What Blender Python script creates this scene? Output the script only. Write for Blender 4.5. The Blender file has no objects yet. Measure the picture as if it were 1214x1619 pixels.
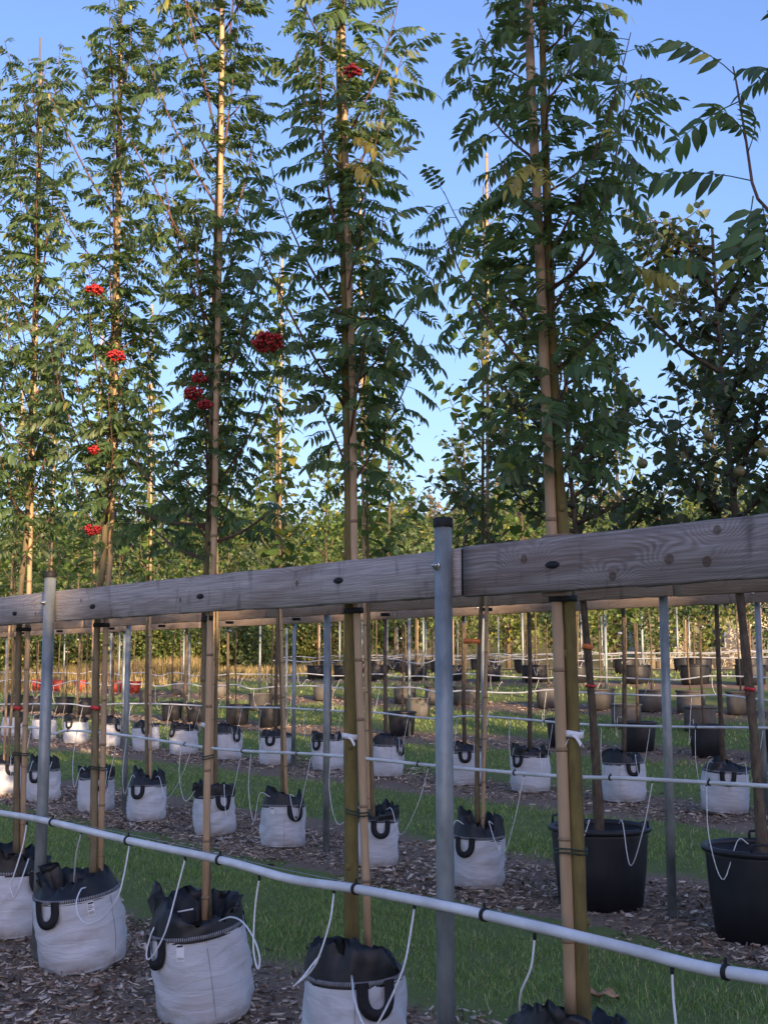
import bpy, math, random
import numpy as np
from mathutils import Vector, Matrix
R = math.radians
scene = bpy.context.scene
col = scene.collection

# ------------------------------------------------------------------ camera
F, CX, CY, PITCH, EYE = 1930.0, 607.0, 809.5, R(7.23), 1.5
cam_d = bpy.data.cameras.new("camera"); cam = bpy.data.objects.new("camera", cam_d); col.objects.link(cam)
cam.location = (0, 0, EYE); cam.rotation_euler = (math.pi/2 + PITCH, 0, 0)
cam_d.sensor_fit = 'VERTICAL'; cam_d.sensor_height = 36; cam_d.lens = 36*F/1619
cam_d.clip_start = .05; cam_d.clip_end = 3000
scene.camera = cam

# ------------------------------------------------------------------ sky, sun, exposure
SUN_EL, SUN_A = R(13), R(19)          # low evening sun behind the camera, a little to the right
w = bpy.data.worlds.new("World"); scene.world = w; w.use_nodes = True
nt = w.node_tree; bg = nt.nodes["Background"]
sky = nt.nodes.new("ShaderNodeTexSky"); sky.sky_type = 'NISHITA'; sky.sun_disc = False
sky.sun_elevation = SUN_EL; sky.sun_rotation = math.pi - SUN_A
sky.altitude = 0; sky.air_density = 1.3; sky.dust_density = 2.0; sky.ozone_density = 5.0
wb = nt.nodes.new("ShaderNodeMix"); wb.data_type = 'RGBA'; wb.blend_type = 'MULTIPLY'; wb.inputs[0].default_value = 1
wb.inputs[7].default_value = (1.13, .90, 1.02, 1)      # white balance of the sky light
nt.links.new(sky.outputs[0], wb.inputs[6]); nt.links.new(wb.outputs[2], bg.inputs[0]); bg.inputs[1].default_value = .15
sl = bpy.data.lights.new("sun", 'SUN'); sl.energy = 4.2; sl.angle = R(.55); sl.color = (1, .72, .44)
sun = bpy.data.objects.new("sun", sl); col.objects.link(sun)
to_sun = Vector((math.sin(SUN_A)*math.cos(SUN_EL), -math.cos(SUN_A)*math.cos(SUN_EL), math.sin(SUN_EL)))
sun.rotation_euler = to_sun.to_track_quat('Z', 'Y').to_euler(); sun.location = (5, -20, 30)
vs = scene.view_settings
vs.view_transform = 'Standard'; vs.look = 'None'; vs.gamma = 1; vs.exposure = 1.16; vs.use_curve_mapping = False

# ------------------------------------------------------------------ layout helpers
TH = R(39.8)
D = np.array([-math.sin(TH), math.cos(TH)])      # along the rows, away from the camera
NV = np.array([math.cos(TH), math.sin(TH)])      # across the rows, away from the camera
O0 = 2.84                                        # the camera stands 2.84 m before the front row
HO = [-60, 0, 3.5, 7, 10.5, 14, 17.5, 21, 28, 45, 90, 2000]
HZ = [0, 0, 0, .13, .36, .76, 1.18, 1.33, 1.40, 1.42, 1.40, 1.35]
_hx = np.linspace(-60, 120, 1801); _hy = np.interp(_hx, HO, HZ)
_k = np.ones(17)/17; _hs = np.convolve(np.pad(_hy, 8, mode='edge'), _k, mode='valid')
def hgt(o): return np.where(np.asarray(o) > 118, np.interp(o, HO, HZ), np.interp(o, _hx, _hs))
def ray(px, py):
    a, b = (px-CX)/F, (CY-py)/F
    return np.array([a, math.cos(PITCH)-b*math.sin(PITCH), math.sin(PITCH)+b*math.cos(PITCH)])
def P(px, py, o):                                # photo pixel on the upright plane of a row
    r = ray(px, py); k = (o+O0)/(r[0]*NV[0]+r[1]*NV[1]); return np.array([0, 0, EYE])+r*k
def row_xy(t, o): return D*t + NV*(o+O0)
def off(x, y): return x*NV[0]+y*NV[1]-O0
def ground_at(x, y): return float(hgt(off(x, y)))
def G(px, o, py=1250):                           # ground point of a row under a pixel column
    p = P(px, py, o)
    for _ in range(4):
        z = ground_at(p[0], p[1]); dz = (p - np.array([0, 0, EYE]))
        py2 = CY - F*math.tan(math.atan2(z-EYE, p[1]) - PITCH); p = P(px, py2, o)
    return np.array([p[0], p[1], ground_at(p[0], p[1])])
def proj(p):
    p = np.atleast_2d(p) - np.array([0, 0, EYE])
    dep = p[:, 1]*math.cos(PITCH)+p[:, 2]*math.sin(PITCH); up = -p[:, 1]*math.sin(PITCH)+p[:, 2]*math.cos(PITCH)
    return CX+F*p[:, 0]/dep, CY-F*up/dep, dep

# ------------------------------------------------------------------ mesh helpers
class MB:
    def __init__(s): s.v, s.f, s.n = [], [], 0
    def add(s, v, *fs):
        v = np.asarray(v, float).reshape(-1, 3); s.v.append(v)
        for f in fs:
            f = np.asarray(f, int)
            if f.size: s.f.append(f+s.n)
        s.n += len(v); return s
    def mesh(s, name, smooth=False):
        me = bpy.data.meshes.new(name); v = np.concatenate(s.v)
        tot = np.concatenate([np.full(len(f), f.shape[1]) for f in s.f]); lv = np.concatenate([f.ravel() for f in s.f])
        me.vertices.add(len(v)); me.vertices.foreach_set("co", v.astype(np.float32).ravel())
        me.loops.add(len(lv)); me.loops.foreach_set("vertex_index", lv.astype(np.int32))
        st = np.concatenate([[0], np.cumsum(tot)[:-1]])
        me.polygons.add(len(tot)); me.polygons.foreach_set("loop_start", st.astype(np.int32))
        if smooth: me.polygons.foreach_set("use_smooth", np.ones(len(tot), bool))
        me.update(calc_edges=True); me.validate(); return me
    def build(s, name, m, parent=None, smooth=False, loc=None):
        return ob(name, s.mesh(name, smooth), m, parent, loc)
def ob(name, me, m=None, parent=None, loc=None):
    o = bpy.data.objects.new(name, me)
    if m is not None and me is not None and not me.materials: me.materials.append(m)
    if parent is not None: o.parent = parent
    if loc is not None: o.location = loc
    col.objects.link(o); return o
def tag(o, label, cat=None, group=None, kind=None):
    if label: o["label"] = label
    if cat: o["category"] = cat
    if group: o["group"] = group
    if kind: o["kind"] = kind
    return o
def empty(name, loc, label=None, cat=None, group=None, rz=0):
    e = ob(name, None, None, None, tuple(loc)); e.rotation_euler = (0, 0, rz); e.empty_display_size = .1
    return tag(e, label, cat, group)
def copy_tree(o, parent=None):
    c = o.copy(); col.objects.link(c); c.parent = parent
    for ch in o.children: copy_tree(ch, c)
    return c
def tube(pts, rad, n=8, cap=True):
    pts = np.asarray(pts, float); k = len(pts); rad = np.broadcast_to(np.asarray(rad, float), (k,))
    tn = np.gradient(pts, axis=0); tn /= np.linalg.norm(tn, axis=1)[:, None]+1e-12
    ref = np.array([0, 0, 1.]) if abs(tn[0][2]) < .9 else np.array([1., 0, 0])
    u = np.cross(tn[0], ref); u /= np.linalg.norm(u); fr = []
    for i in range(k):
        u = u-tn[i]*np.dot(u, tn[i]); u /= np.linalg.norm(u)+1e-12; fr.append((u, np.cross(tn[i], u)))
    a = np.arange(n)*2*math.pi/n; ca, sa = np.cos(a)[:, None], np.sin(a)[:, None]
    v = np.concatenate([pts[i]+rad[i]*(ca*fr[i][0]+sa*fr[i][1]) for i in range(k)])
    i, j = np.meshgrid(np.arange(k-1), np.arange(n), indexing='ij'); j2 = (j+1) % n
    q = np.stack([i*n+j, i*n+j2, (i+1)*n+j2, (i+1)*n+j], -1).reshape(-1, 4)
    if not cap: return v, q
    v = np.concatenate([v, pts[:1], pts[-1:]]); c0, c1 = k*n, k*n+1; J = np.arange(n); J2 = (J+1) % n
    t = np.concatenate([np.stack([J2, J, np.full(n, c0)], -1), np.stack([(k-1)*n+J, (k-1)*n+J2, np.full(n, c1)], -1)])
    return v, q, t
def box(x0, x1, y0, y1, z0, z1):
    v = [(x, y, z) for x in (x0, x1) for y in (y0, y1) for z in (z0, z1)]
    return np.array(v), np.array([(0, 1, 3, 2), (4, 6, 7, 5), (0, 4, 5, 1), (2, 3, 7, 6), (0, 2, 6, 4), (1, 5, 7, 3)])
def lathe(prof, n=32, closed=False):
    prof = np.asarray(prof, float); k = len(prof); a = np.arange(n)*2*math.pi/n
    v = np.stack([np.outer(prof[:, 0], np.cos(a)), np.outer(prof[:, 0], np.sin(a)), np.repeat(prof[:, 1:2], n, 1)], -1).reshape(-1, 3)
    i, j = np.meshgrid(np.arange(k-1), np.arange(n), indexing='ij'); j2 = (j+1) % n
    return v, np.stack([i*n+j, i*n+j2, (i+1)*n+j2, (i+1)*n+j], -1).reshape(-1, 4)
def ico(r=1., sub=1):
    t = (1+5**.5)/2
    v = [np.array(p, float)/math.sqrt(1+t*t) for p in [(-1, t, 0), (1, t, 0), (-1, -t, 0), (1, -t, 0), (0, -1, t), (0, 1, t), (0, -1, -t), (0, 1, -t), (t, 0, -1), (t, 0, 1), (-t, 0, -1), (-t, 0, 1)]]
    f = [(0, 11, 5), (0, 5, 1), (0, 1, 7), (0, 7, 10), (0, 10, 11), (1, 5, 9), (5, 11, 4), (11, 10, 2), (10, 7, 6), (7, 1, 8), (3, 9, 4), (3, 4, 2), (3, 2, 6), (3, 6, 8), (3, 8, 9), (4, 9, 5), (2, 4, 11), (6, 2, 10), (8, 6, 7), (9, 8, 1)]
    for _ in range(sub):
        c, g = {}, []
        def m(a, b):
            k = (min(a, b), max(a, b))
            if k not in c: p = v[a]+v[b]; v.append(p/np.linalg.norm(p)); c[k] = len(v)-1
            return c[k]
        for a, b, d in f: x, y, z = m(a, b), m(b, d), m(d, a); g += [(a, x, z), (b, y, x), (d, z, y), (x, y, z)]
        f = g
    return np.array(v)*r, np.array(f)
def spline(pts, n):
    pts = np.asarray(pts, float); k = len(pts); p = np.concatenate([[2*pts[0]-pts[1]], pts, [2*pts[-1]-pts[-2]]]); out = []
    for s in np.linspace(0, k-1-1e-6, n):
        i = int(s); t = s-i; a, b, c, d = p[i], p[i+1], p[i+2], p[i+3]
        out.append(.5*(2*b+(c-a)*t+(2*a-5*b+4*c-d)*t*t+(3*b-a-3*c+d)*t**3))
    return np.array(out)
def norm(a): return a/(np.linalg.norm(a, axis=-1, keepdims=True)+1e-12)
def frames(dr, up):
    x = norm(dr); y = norm(np.cross(up, x)); z = np.cross(x, y); return np.stack([x, y, z], -1)
def place(var, which, pos, Rm, sc):              # many copies of small meshes as arrays
    m = MB()
    for k, (v, fs) in enumerate(var):
        I = np.nonzero(which == k)[0]
        if not len(I): continue
        V = np.einsum('nij,vj->nvi', Rm[I], v)*sc[I][:, None, None]+pos[I][:, None, :]
        m.add(V.reshape(-1, 3), *[(f[None]+(np.arange(len(I))*len(v))[:, None, None]).reshape(-1, f.shape[1]) for f in fs])
    return m

# ------------------------------------------------------------------ materials
def mat(name):
    m = bpy.data.materials.new(name); m.use_nodes = True; t = m.node_tree
    return m, t, t.nodes["Principled BSDF"]
def nd(t, kind, **kw):
    n = t.nodes.new("ShaderNode"+kind)
    for k, v in kw.items():
        if k.startswith("i_"): n.inputs[k[2:].replace("_", " ")].default_value = v
        else: setattr(n, k, v)
    return n
def ramp(t, fac, stops):
    r = t.nodes.new("ShaderNodeValToRGB"); e = r.color_ramp.elements
    while len(e) < len(stops): e.new(.5)
    for i, (p, c) in enumerate(stops): e[i].position = p; e[i].color = (*c, 1) if len(c) == 3 else c
    t.links.new(fac, r.inputs[0]); return r.outputs[0]
def coords(t, scale=(1, 1, 1), kind="Object"):
    c = nd(t, "TexCoord"); m = nd(t, "Mapping"); m.inputs[3].default_value = scale
    t.links.new(c.outputs[kind], m.inputs[0]); return m.outputs[0]
def noise(t, vec, scale, detail=4, rough=.6, dist=0):
    n = nd(t, "TexNoise"); n.inputs["Scale"].default_value = scale; n.inputs["Detail"].default_value = detail
    n.inputs["Roughness"].default_value = rough; n.inputs["Distortion"].default_value = dist
    if vec is not None: t.links.new(vec, n.inputs[0])
    return n.outputs[0]
def math_n(t, op, a, b=None, c=None, clamp=False):
    n = nd(t, "Math", operation=op, use_clamp=clamp)
    for i, x in enumerate((a, b, c)):
        if x is None: continue
        if isinstance(x, (int, float)): n.inputs[i].default_value = x
        else: t.links.new(x, n.inputs[i])
    return n.outputs[0]
def mixc(t, fac, a, b, mode='MIX'):
    n = nd(t, "Mix", data_type='RGBA', blend_type=mode)
    for s, x in ((n.inputs[0], fac), (n.inputs[6], a), (n.inputs[7], b)):
        if isinstance(x, (int, float)): s.default_value = x
        elif isinstance(x, tuple): s.default_value = (*x, 1)
        else: t.links.new(x, s)
    return n.outputs[2]
def bump(t, b, h, strength=.3, dist=.005):
    n = nd(t, "Bump"); n.inputs["Strength"].default_value = strength; n.inputs["Distance"].default_value = dist
    t.links.new(h, n.inputs["Height"]); t.links.new(n.outputs[0], b.inputs["Normal"])
def simple(name, c0, c1, scale=8, rough=.6, metal=0, stretch=(1, 1, 1), bstr=.2, bd=.004, spec=.5, detail=5, rand=0.):
    m, t, b = mat(name); v = coords(t, stretch); n = noise(t, v, scale, detail)
    c = ramp(t, n, [(.3, c0), (.7, c1)])
    if rand:
        oi = nd(t, "ObjectInfo"); k = math_n(t, 'MULTIPLY_ADD', oi.outputs["Random"], rand*2, 1-rand)
        mm = nd(t, "Mix", data_type='RGBA', blend_type='MULTIPLY'); mm.inputs[0].default_value = 1
        t.links.new(c, mm.inputs[6]); t.links.new(k, mm.inputs[7]); c = mm.outputs[2]
    t.links.new(c, b.inputs["Base Color"]); b.inputs["Roughness"].default_value = rough
    b.inputs["Metallic"].default_value = metal; b.inputs["Specular IOR Level"].default_value = spec
    if bstr: bump(t, b, n, bstr, bd)
    return m
def leaf_mat(name, top, under, alt=None, alt_p=.06, transl=.28, rough=.5):
    m, t, b = mat(name); g = nd(t, "NewGeometry"); oi = nd(t, "ObjectInfo")
    r = math_n(t, 'FRACT', math_n(t, 'ADD', g.outputs["Random Per Island"], math_n(t, 'MULTIPLY', oi.outputs["Random"], 7.31)))
    r2 = math_n(t, 'FRACT', math_n(t, 'MULTIPLY', r, 17.7))
    c = mixc(t, g.outputs["Backfacing"], top, under)
    if alt: c = mixc(t, math_n(t, 'LESS_THAN', r2, alt_p), c, alt)
    k = math_n(t, 'MULTIPLY_ADD', r, .9, .55); cb = nd(t, "CombineColor")
    for i in range(3): t.links.new(k, cb.inputs[i])
    c = mixc(t, 1., c, cb.outputs[0], 'MULTIPLY')
    t.links.new(c, b.inputs["Base Color"]); b.inputs["Roughness"].default_value = rough
    tr = nd(t, "BsdfTranslucent"); mx = nd(t, "MixShader"); mx.inputs[0].default_value = transl
    t.links.new(mixc(t, 1., c, (1.5, 1.6, .6), 'MULTIPLY'), tr.inputs[0])
    t.links.new(b.outputs[0], mx.inputs[1]); t.links.new(tr.outputs[0], mx.inputs[2])
    t.links.new(mx.outputs[0], t.nodes["Material Output"].inputs[0]); return m
M = {}
M['rowan'] = leaf_mat('rowan_leaf', (.09, .15, .052), (.17, .22, .125), (.36, .33, .08), .02, .34)
M['rowan_yellow'] = leaf_mat('rowan_leaf_yellow', (.36, .30, .06), (.38, .33, .12), transl=.35)
M['linden'] = leaf_mat('linden_leaf', (.10, .165, .035), (.15, .205, .07), (.36, .32, .05), .04, .38)
M['quince'] = leaf_mat('quince_leaf', (.06, .095, .04), (.13, .165, .10), (.28, .24, .07), .012, .24)
M['generic'] = leaf_mat('broad_leaf', (.07, .12, .035), (.13, .17, .065), (.30, .26, .05), .02, .3)
M['lime'] = leaf_mat('pale_leaf', (.14, .19, .05), (.18, .22, .08), (.38, .32, .08), .05, .35)
M['dark'] = leaf_mat('dark_leaf', (.035, .062, .028), (.06, .09, .045), transl=.2)
M['autumn'] = leaf_mat('rusty_leaf', (.24, .17, .07), (.26, .21, .09), (.15, .18, .05), .5, .3)
M['straw'] = leaf_mat('dry_grass', (.42, .31, .15), (.42, .31, .15), (.22, .20, .07), .3, .25)
M['grass'] = leaf_mat('lawn_blade', (.205, .31, .08), (.215, .31, .09), (.48, .42, .22), .16, .25, .6)
M['bark'] = simple('rowan_bark', (.13, .10, .055), (.25, .20, .115), 9, .75, 0, (3, 3, 1), .35, .004, .3, rand=.18)
M['bark_moss'] = simple('mossy_bark', (.11, .085, .035), (.23, .18, .055), 10, .75, 0, (3, 3, .8), .35, .004, .3)
M['bark_dark'] = simple('dark_bark', (.06, .045, .035), (.17, .13, .09), 14, .85, 0, (2.5, 2.5, 1), .6, .008, .2, rand=.2)
M['twig'] = simple('red_brown_twig', (.10, .045, .035), (.16, .075, .05), 20, .6, 0, (1, 1, 1), 0)
M['bamboo'] = simple('bamboo_cane', (.40, .265, .145), (.56, .39, .235), 5, .55, 0, (6, 6, .6), .1, .002, .4, rand=.15)
M['node'] = simple('bamboo_node', (.22, .14, .07), (.34, .23, .13), 30, .6, 0, (1, 1, 1), 0)
M['galv'] = simple('galvanised_steel', (.13, .155, .16), (.40, .44, .44), 11, .5, .35, (1, 1, .4), .12, .001, .5, 8)
M['bolt'] = simple('zinc_bolt', (.45, .45, .42), (.62, .62, .58), 60, .35, .9, (1, 1, 1), 0)
M['rubber'] = simple('black_rubber', (.010, .010, .011), (.022, .022, .024), 30, .65, 0, (1, 1, 1), .1, .001, .4)
M['pvc'] = simple('white_pipe', (.56, .56, .55), (.90, .91, .92), 5, .42, 0, (1, 1, 1), .05, .001, .5, 9)
M['drip'] = simple('white_drip_tube', (.76, .77, .78), (.85, .86, .86), 30, .45, 0, (1, 1, 1), 0)
M['wire'] = simple('steel_wire', (.35, .35, .35), (.5, .5, .5), 50, .4, .8, (1, 1, 1), 0)
M['soil'] = simple('potting_soil', (.018, .013, .009), (.06, .043, .03), 60, .95, 0, (1, 1, 1), .8, .01, .1)
M['liner'] = simple('black_woven_liner', (.008, .009, .011), (.02, .022, .026), 25, .5, 0, (1, 1, 1), .25, .003, .5)
M['webbing'] = simple('black_webbing', (.012, .012, .014), (.028, .028, .03), 120, .7, 0, (1, 1, 1), .2, .001, .3)
M['pot'] = simple('black_plastic_pot', (.012, .013, .018), (.028, .029, .035), 7, .5, 0, (1, 1, .3), .05, .001, .45)
M['redpot'] = simple('red_plastic_pot', (.30, .04, .028), (.42, .065, .042), 6, .5, 0, (1, 1, 1), 0, rand=.15)
M['greypot'] = simple('taupe_pot', (.085, .08, .075), (.16, .148, .134), 6, .75, 0, (1, 1, .5), .1, .002, .3, rand=.2)
M['white'] = simple('white_ribbon', (.78, .79, .82), (.86, .86, .88), 20, .5, 0, (1, 1, 1), 0)
M['red'] = simple('red_ribbon', (.52, .03, .04), (.66, .05, .06), 20, .5, 0, (1, 1, 1), 0)
M['orange'] = simple('orange_tape', (.72, .19, .05), (.82, .25, .07), 20, .5, 0, (1, 1, 1), 0)
M['blue'] = simple('blue_tape', (.05, .12, .35), (.07, .17, .45), 20, .5, 0, (1, 1, 1), 0)
M['tie'] = simple('dark_green_tie', (.012, .035, .022), (.02, .055, .035), 20, .5, 0, (1, 1, 1), 0)
M['ink'] = simple('label_print', (.02, .02, .022), (.05, .05, .05), 20, .6, 0, (1, 1, 1), 0)
M['berry'] = simple('red_berry', (.27, .010, .012), (.40, .018, .016), 60, .3, 0, (1, 1, 1), 0)
M['fruit'] = simple('yellow_green_fruit', (.13, .13, .05), (.22, .19, .08), 18, .55, 0, (1, 1, 1), .1)
M['dryleaf'] = simple('dry_leaf', (.36, .20, .10), (.52, .32, .18), 25, .8, 0, (1, 1, 1), .3)

def math_v(t, v, r):                             # shift a texture by a per-object number
    n = nd(t, "VectorMath", operation='ADD'); t.links.new(v, n.inputs[0]); k = math_n(t, 'MULTIPLY', r, 9.); t.links.new(k, n.inputs[1]); return n.outputs[0]
def bag_mat():
    m, t, b = mat('white_bag_fabric'); v = coords(t); oi = nd(t, "ObjectInfo")
    big = noise(t, v, 5, 5); fine = noise(t, coords(t, (30, 30, 260)), 1, 2)
    sp = nd(t, "SeparateXYZ"); t.links.new(nd(t, "TexCoord").outputs["Object"], sp.inputs[0])
    low = math_n(t, 'MULTIPLY', math_n(t, 'SUBTRACT', .11, sp.outputs[2]), 9, clamp=True)
    dirt = math_n(t, 'MULTIPLY', low, math_n(t, 'MULTIPLY_ADD', noise(t, v, 11, 5), 3.0, -.85, True), clamp=True)
    c = ramp(t, big, [(.3, (.55, .565, .60)), (.7, (.64, .655, .68))])
    c = mixc(t, dirt, c, (.20, .16, .12))
    c = mixc(t, math_n(t, 'MULTIPLY_ADD', noise(t, math_v(t, v, oi.outputs['Random']), 4.2, 6, .7), 2.6, -1.5, True), c, (.36, .33, .29))
    t.links.new(c, b.inputs["Base Color"]); b.inputs["Roughness"].default_value = .62
    wv = nd(t, "TexNoise"); wv.inputs["Scale"].default_value = 1; wv.inputs["Detail"].default_value = 4; wv.inputs["Distortion"].default_value = 1.2
    t.links.new(coords(t, (4, 4, 15)), wv.inputs[0])
    h = math_n(t, 'ADD', math_n(t, 'MULTIPLY', wv.outputs[0], 1.), math_n(t, 'MULTIPLY', fine, .06))
    bump(t, b, h, .55, .02); return m
M['bag'] = bag_mat()
def stitch_mat():
    m, t, b = mat('stitched_hem'); g = nd(t, "TexGradient", gradient_type='RADIAL')
    t.links.new(nd(t, "TexCoord").outputs["Object"], g.inputs[0])
    s = math_n(t, 'FRACT', math_n(t, 'MULTIPLY', g.outputs[1], 150))
    n = noise(t, coords(t), 40, 2); k = math_n(t, 'LESS_THAN', s, math_n(t, 'MULTIPLY_ADD', n, .5, .12))
    t.links.new(mixc(t, k, (.025, .025, .03), (.40, .40, .42)), b.inputs["Base Color"]); b.inputs["Roughness"].default_value = .7
    return m
M['stitch'] = stitch_mat()
def wood_mat(name, knots, seed, c_lo, c_hi, brown):
    m, t, b = mat(name); tc = nd(t, "TexCoord").outputs["Object"]
    sp = nd(t, "SeparateXYZ"); t.links.new(tc, sp.inputs[0]); X, Z = sp.outputs[0], sp.outputs[2]
    mp = nd(t, "Mapping"); mp.inputs[1].default_value = (seed, seed*.7, 0); mp.inputs[3].default_value = (.9, 3, 5.5); t.links.new(tc, mp.inputs[0])
    warp = noise(t, mp.outputs[0], 1.1, 3, .5)
    hgt_ = math_n(t, 'MULTIPLY_ADD', warp, .16, Z); core = None
    for kx, kz, kr in knots:
        dx = math_n(t, 'MULTIPLY', math_n(t, 'SUBTRACT', X, kx), .55); dz = math_n(t, 'SUBTRACT', Z, kz)
        d2 = math_n(t, 'ADD', math_n(t, 'MULTIPLY', dx, dx), math_n(t, 'MULTIPLY', dz, dz))
        ga = math_n(t, 'EXPONENT', math_n(t, 'MULTIPLY', d2, -1/(2*(kr*2.0)**2)))
        hgt_ = math_n(t, 'MULTIPLY_ADD', ga, .085, hgt_)
        dX = math_n(t, 'SUBTRACT', X, kx); dd = math_n(t, 'SQRT', math_n(t, 'ADD', math_n(t, 'MULTIPLY', dX, dX), math_n(t, 'MULTIPLY', dz, dz)))
        kk = math_n(t, 'MULTIPLY', math_n(t, 'SUBTRACT', kr, dd), 350, clamp=True)
        core = kk if core is None else math_n(t, 'MAXIMUM', core, kk)
    rings = math_n(t, 'SINE', math_n(t, 'MULTIPLY', hgt_, 520)); rings = math_n(t, 'MULTIPLY_ADD', rings, .5, .5)
    mp2 = nd(t, "Mapping"); mp2.inputs[3].default_value = (4, 60, 160); mp2.inputs[1].default_value = (seed, 0, 0); t.links.new(tc, mp2.inputs[0])
    fib = noise(t, mp2.outputs[0], 1, 4, .7); blot = noise(t, mp.outputs[0], 3, 4)
    c = ramp(t, fib, [(.3, c_lo), (.72, c_hi)])
    strong = math_n(t, 'MULTIPLY', rings, math_n(t, 'MULTIPLY_ADD', blot, 3.2, -1.05, True))
    c = mixc(t, math_n(t, 'MULTIPLY', strong, .62), c, brown)
    c = mixc(t, math_n(t, 'MULTIPLY_ADD', noise(t, mp.outputs[0], 1.7, 3), 2.4, -1.15, True), c, (.17, .10, .06))
    mp3 = nd(t, "Mapping"); mp3.inputs[3].default_value = (14, 14, 5); mp3.inputs[1].default_value = (seed*3, 0, 0); t.links.new(tc, mp3.inputs[0])
    c = mixc(t, math_n(t, 'MULTIPLY_ADD', noise(t, mp3.outputs[0], 1, 4), 3.4, -1.95, True), c, (.045, .04, .04))
    if core is not None:
        kc = ramp(t, noise(t, tc, 90, 2), [(.3, (.055, .032, .02)), (.7, (.15, .09, .05))]); c = mixc(t, math_n(t, 'MULTIPLY', core, .72), c, kc)
    t.links.new(c, b.inputs["Base Color"]); b.inputs["Roughness"].default_value = .82; b.inputs["Specular IOR Level"].default_value = .25
    bump(t, b, math_n(t, 'ADD', fib, math_n(t, 'MULTIPLY', rings, .35)), .35, .003); return m
GREY = ((.20, .178, .168), (.47, .42, .40), (.16, .098, .07))
PALE = ((.26, .24, .232), (.62, .575, .55), (.27, .20, .165))
WARM = ((.26, .205, .16), (.44, .345, .27), (.20, .12, .07))
M['wood_far'] = wood_mat('weathered_plank', [(.6, .02, .018), (1.9, -.03, .016)], 3.1, *WARM)

def ground_mat():
    m, t, b = mat('nursery_ground'); tc = nd(t, "TexCoord").outputs["Object"]
    dt = nd(t, "VectorMath", operation='DOT_PRODUCT'); dt.inputs[1].default_value = (NV[0], NV[1], 0); t.links.new(tc, dt.inputs[0])
    o = math_n(t, 'SUBTRACT', dt.outputs["Value"], O0); nz = noise(t, tc, 1.3, 5)
    ow = math_n(t, 'ADD', o, math_n(t, 'MULTIPLY_ADD', nz, .9, -.45))
    u = math_n(t, 'FLOORED_MODULO', math_n(t, 'ADD', ow, .75), 3.5)
    bed = math_n(t, 'MULTIPLY', math_n(t, 'SUBTRACT', math_n(t, 'SUBTRACT', 1.75, math_n(t, 'MULTIPLY', math_n(t, 'GREATER_THAN', o, 5), .45)), u), 5, clamp=True)
    bed = math_n(t, 'MULTIPLY', bed, math_n(t, 'LESS_THAN', o, 25))
    fine = noise(t, tc, 35, 6); mid = noise(t, tc, 4, 5)
    soil = ramp(t, fine, [(.3, (.15, .105, .075)), (.7, (.33, .245, .18))])
    gr = ramp(t, mid, [(.3, (.15, .205, .062)), (.72, (.21, .265, .088))])
    gr = mixc(t, math_n(t, 'MULTIPLY', fine, .5), gr, (.09, .075, .04))
    far = math_n(t, 'MULTIPLY', math_n(t, 'SUBTRACT', o, 20), .2, clamp=True)
    gr = mixc(t, math_n(t, 'MULTIPLY', far, .6), gr, (.26, .21, .10))
    t.links.new(mixc(t, bed, gr, soil), b.inputs["Base Color"]); b.inputs["Roughness"].default_value = .95; b.inputs["Specular IOR Level"].default_value = .1
    bump(t, b, fine, .6, .02); return m
M['ground'] = ground_mat()
def chip_mat():
    m, t, b = mat('bark_mulch'); g = nd(t, "NewGeometry")
    c = ramp(t, g.outputs["Random Per Island"], [(0, (.06, .04, .028)), (.4, (.23, .155, .105)), (.72, (.46, .335, .24)), (1, (.82, .69, .56))])
    t.links.new(c, b.inputs["Base Color"]); b.inputs["Roughness"].default_value = .85; return m
M['chip'] = chip_mat()

# ------------------------------------------------------------------ the setting: ground, road, hill
rng = np.random.default_rng(7)
def make_ground():
    os_ = np.concatenate([[-700, -200, -60], np.arange(-30, -4, 4.), np.arange(-4, 24, .2), np.arange(24, 60, 3.), [70, 100, 160, 300, 700, 1500]])
    ts = np.concatenate([[-1500, -600, -200, -80, -40, -20], np.arange(-12, 30, .35), [34, 40, 55, 80, 130, 250, 600, 1500]])
    A, B = np.meshgrid(ts, os_, indexing='ij'); xy = A[..., None]*D+(B+O0)[..., None]*NV
    near = np.exp(-((B-6)/14)**2); z = hgt(B)+near*(.012*np.sin(A*2.1+B*1.3)*np.sin(B*1.7-A*.6))
    z = np.where(B < -60, 0, z)
    v = np.concatenate([xy, z[..., None]], -1).reshape(-1, 3); k, n = A.shape
    i, j = np.meshgrid(np.arange(k-1), np.arange(n-1), indexing='ij')
    m = MB().add(v, np.stack([i*n+j, i*n+j+1, (i+1)*n+j+1, (i+1)*n+j], -1).reshape(-1, 4)[:, ::-1])
    tag(m.build('ground', M['ground'], smooth=True), 'mown nursery ground of grass aisles and bark mulch beds', 'ground', kind='structure')
make_ground()
def strip(name, o0, o1, t0, t1, m, dz, label):
    ts = np.linspace(t0, t1, 40); v = []
    for t in ts:
        for o in (o0, (o0+o1)/2, o1):
            p = row_xy(t, o); v.append((p[0], p[1], float(hgt(o))+dz))
    q = [(a*3+b, a*3+b+1, a*3+b+4, a*3+b+3) for a in range(39) for b in range(2)]
    return tag(MB().add(v, np.array(q)[:, ::-1]).build(name, m), label, kind='structure')
M['gravel'] = simple('pale_gravel', (.34, .28, .22), (.48, .41, .34), 40, .95, 0, (1, 1, 1), .4, .01, .1)
strip('gravel_road', 30, 35, -40, 60, M['gravel'], .03, 'pale gravel track behind the rows of potted trees')
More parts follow.
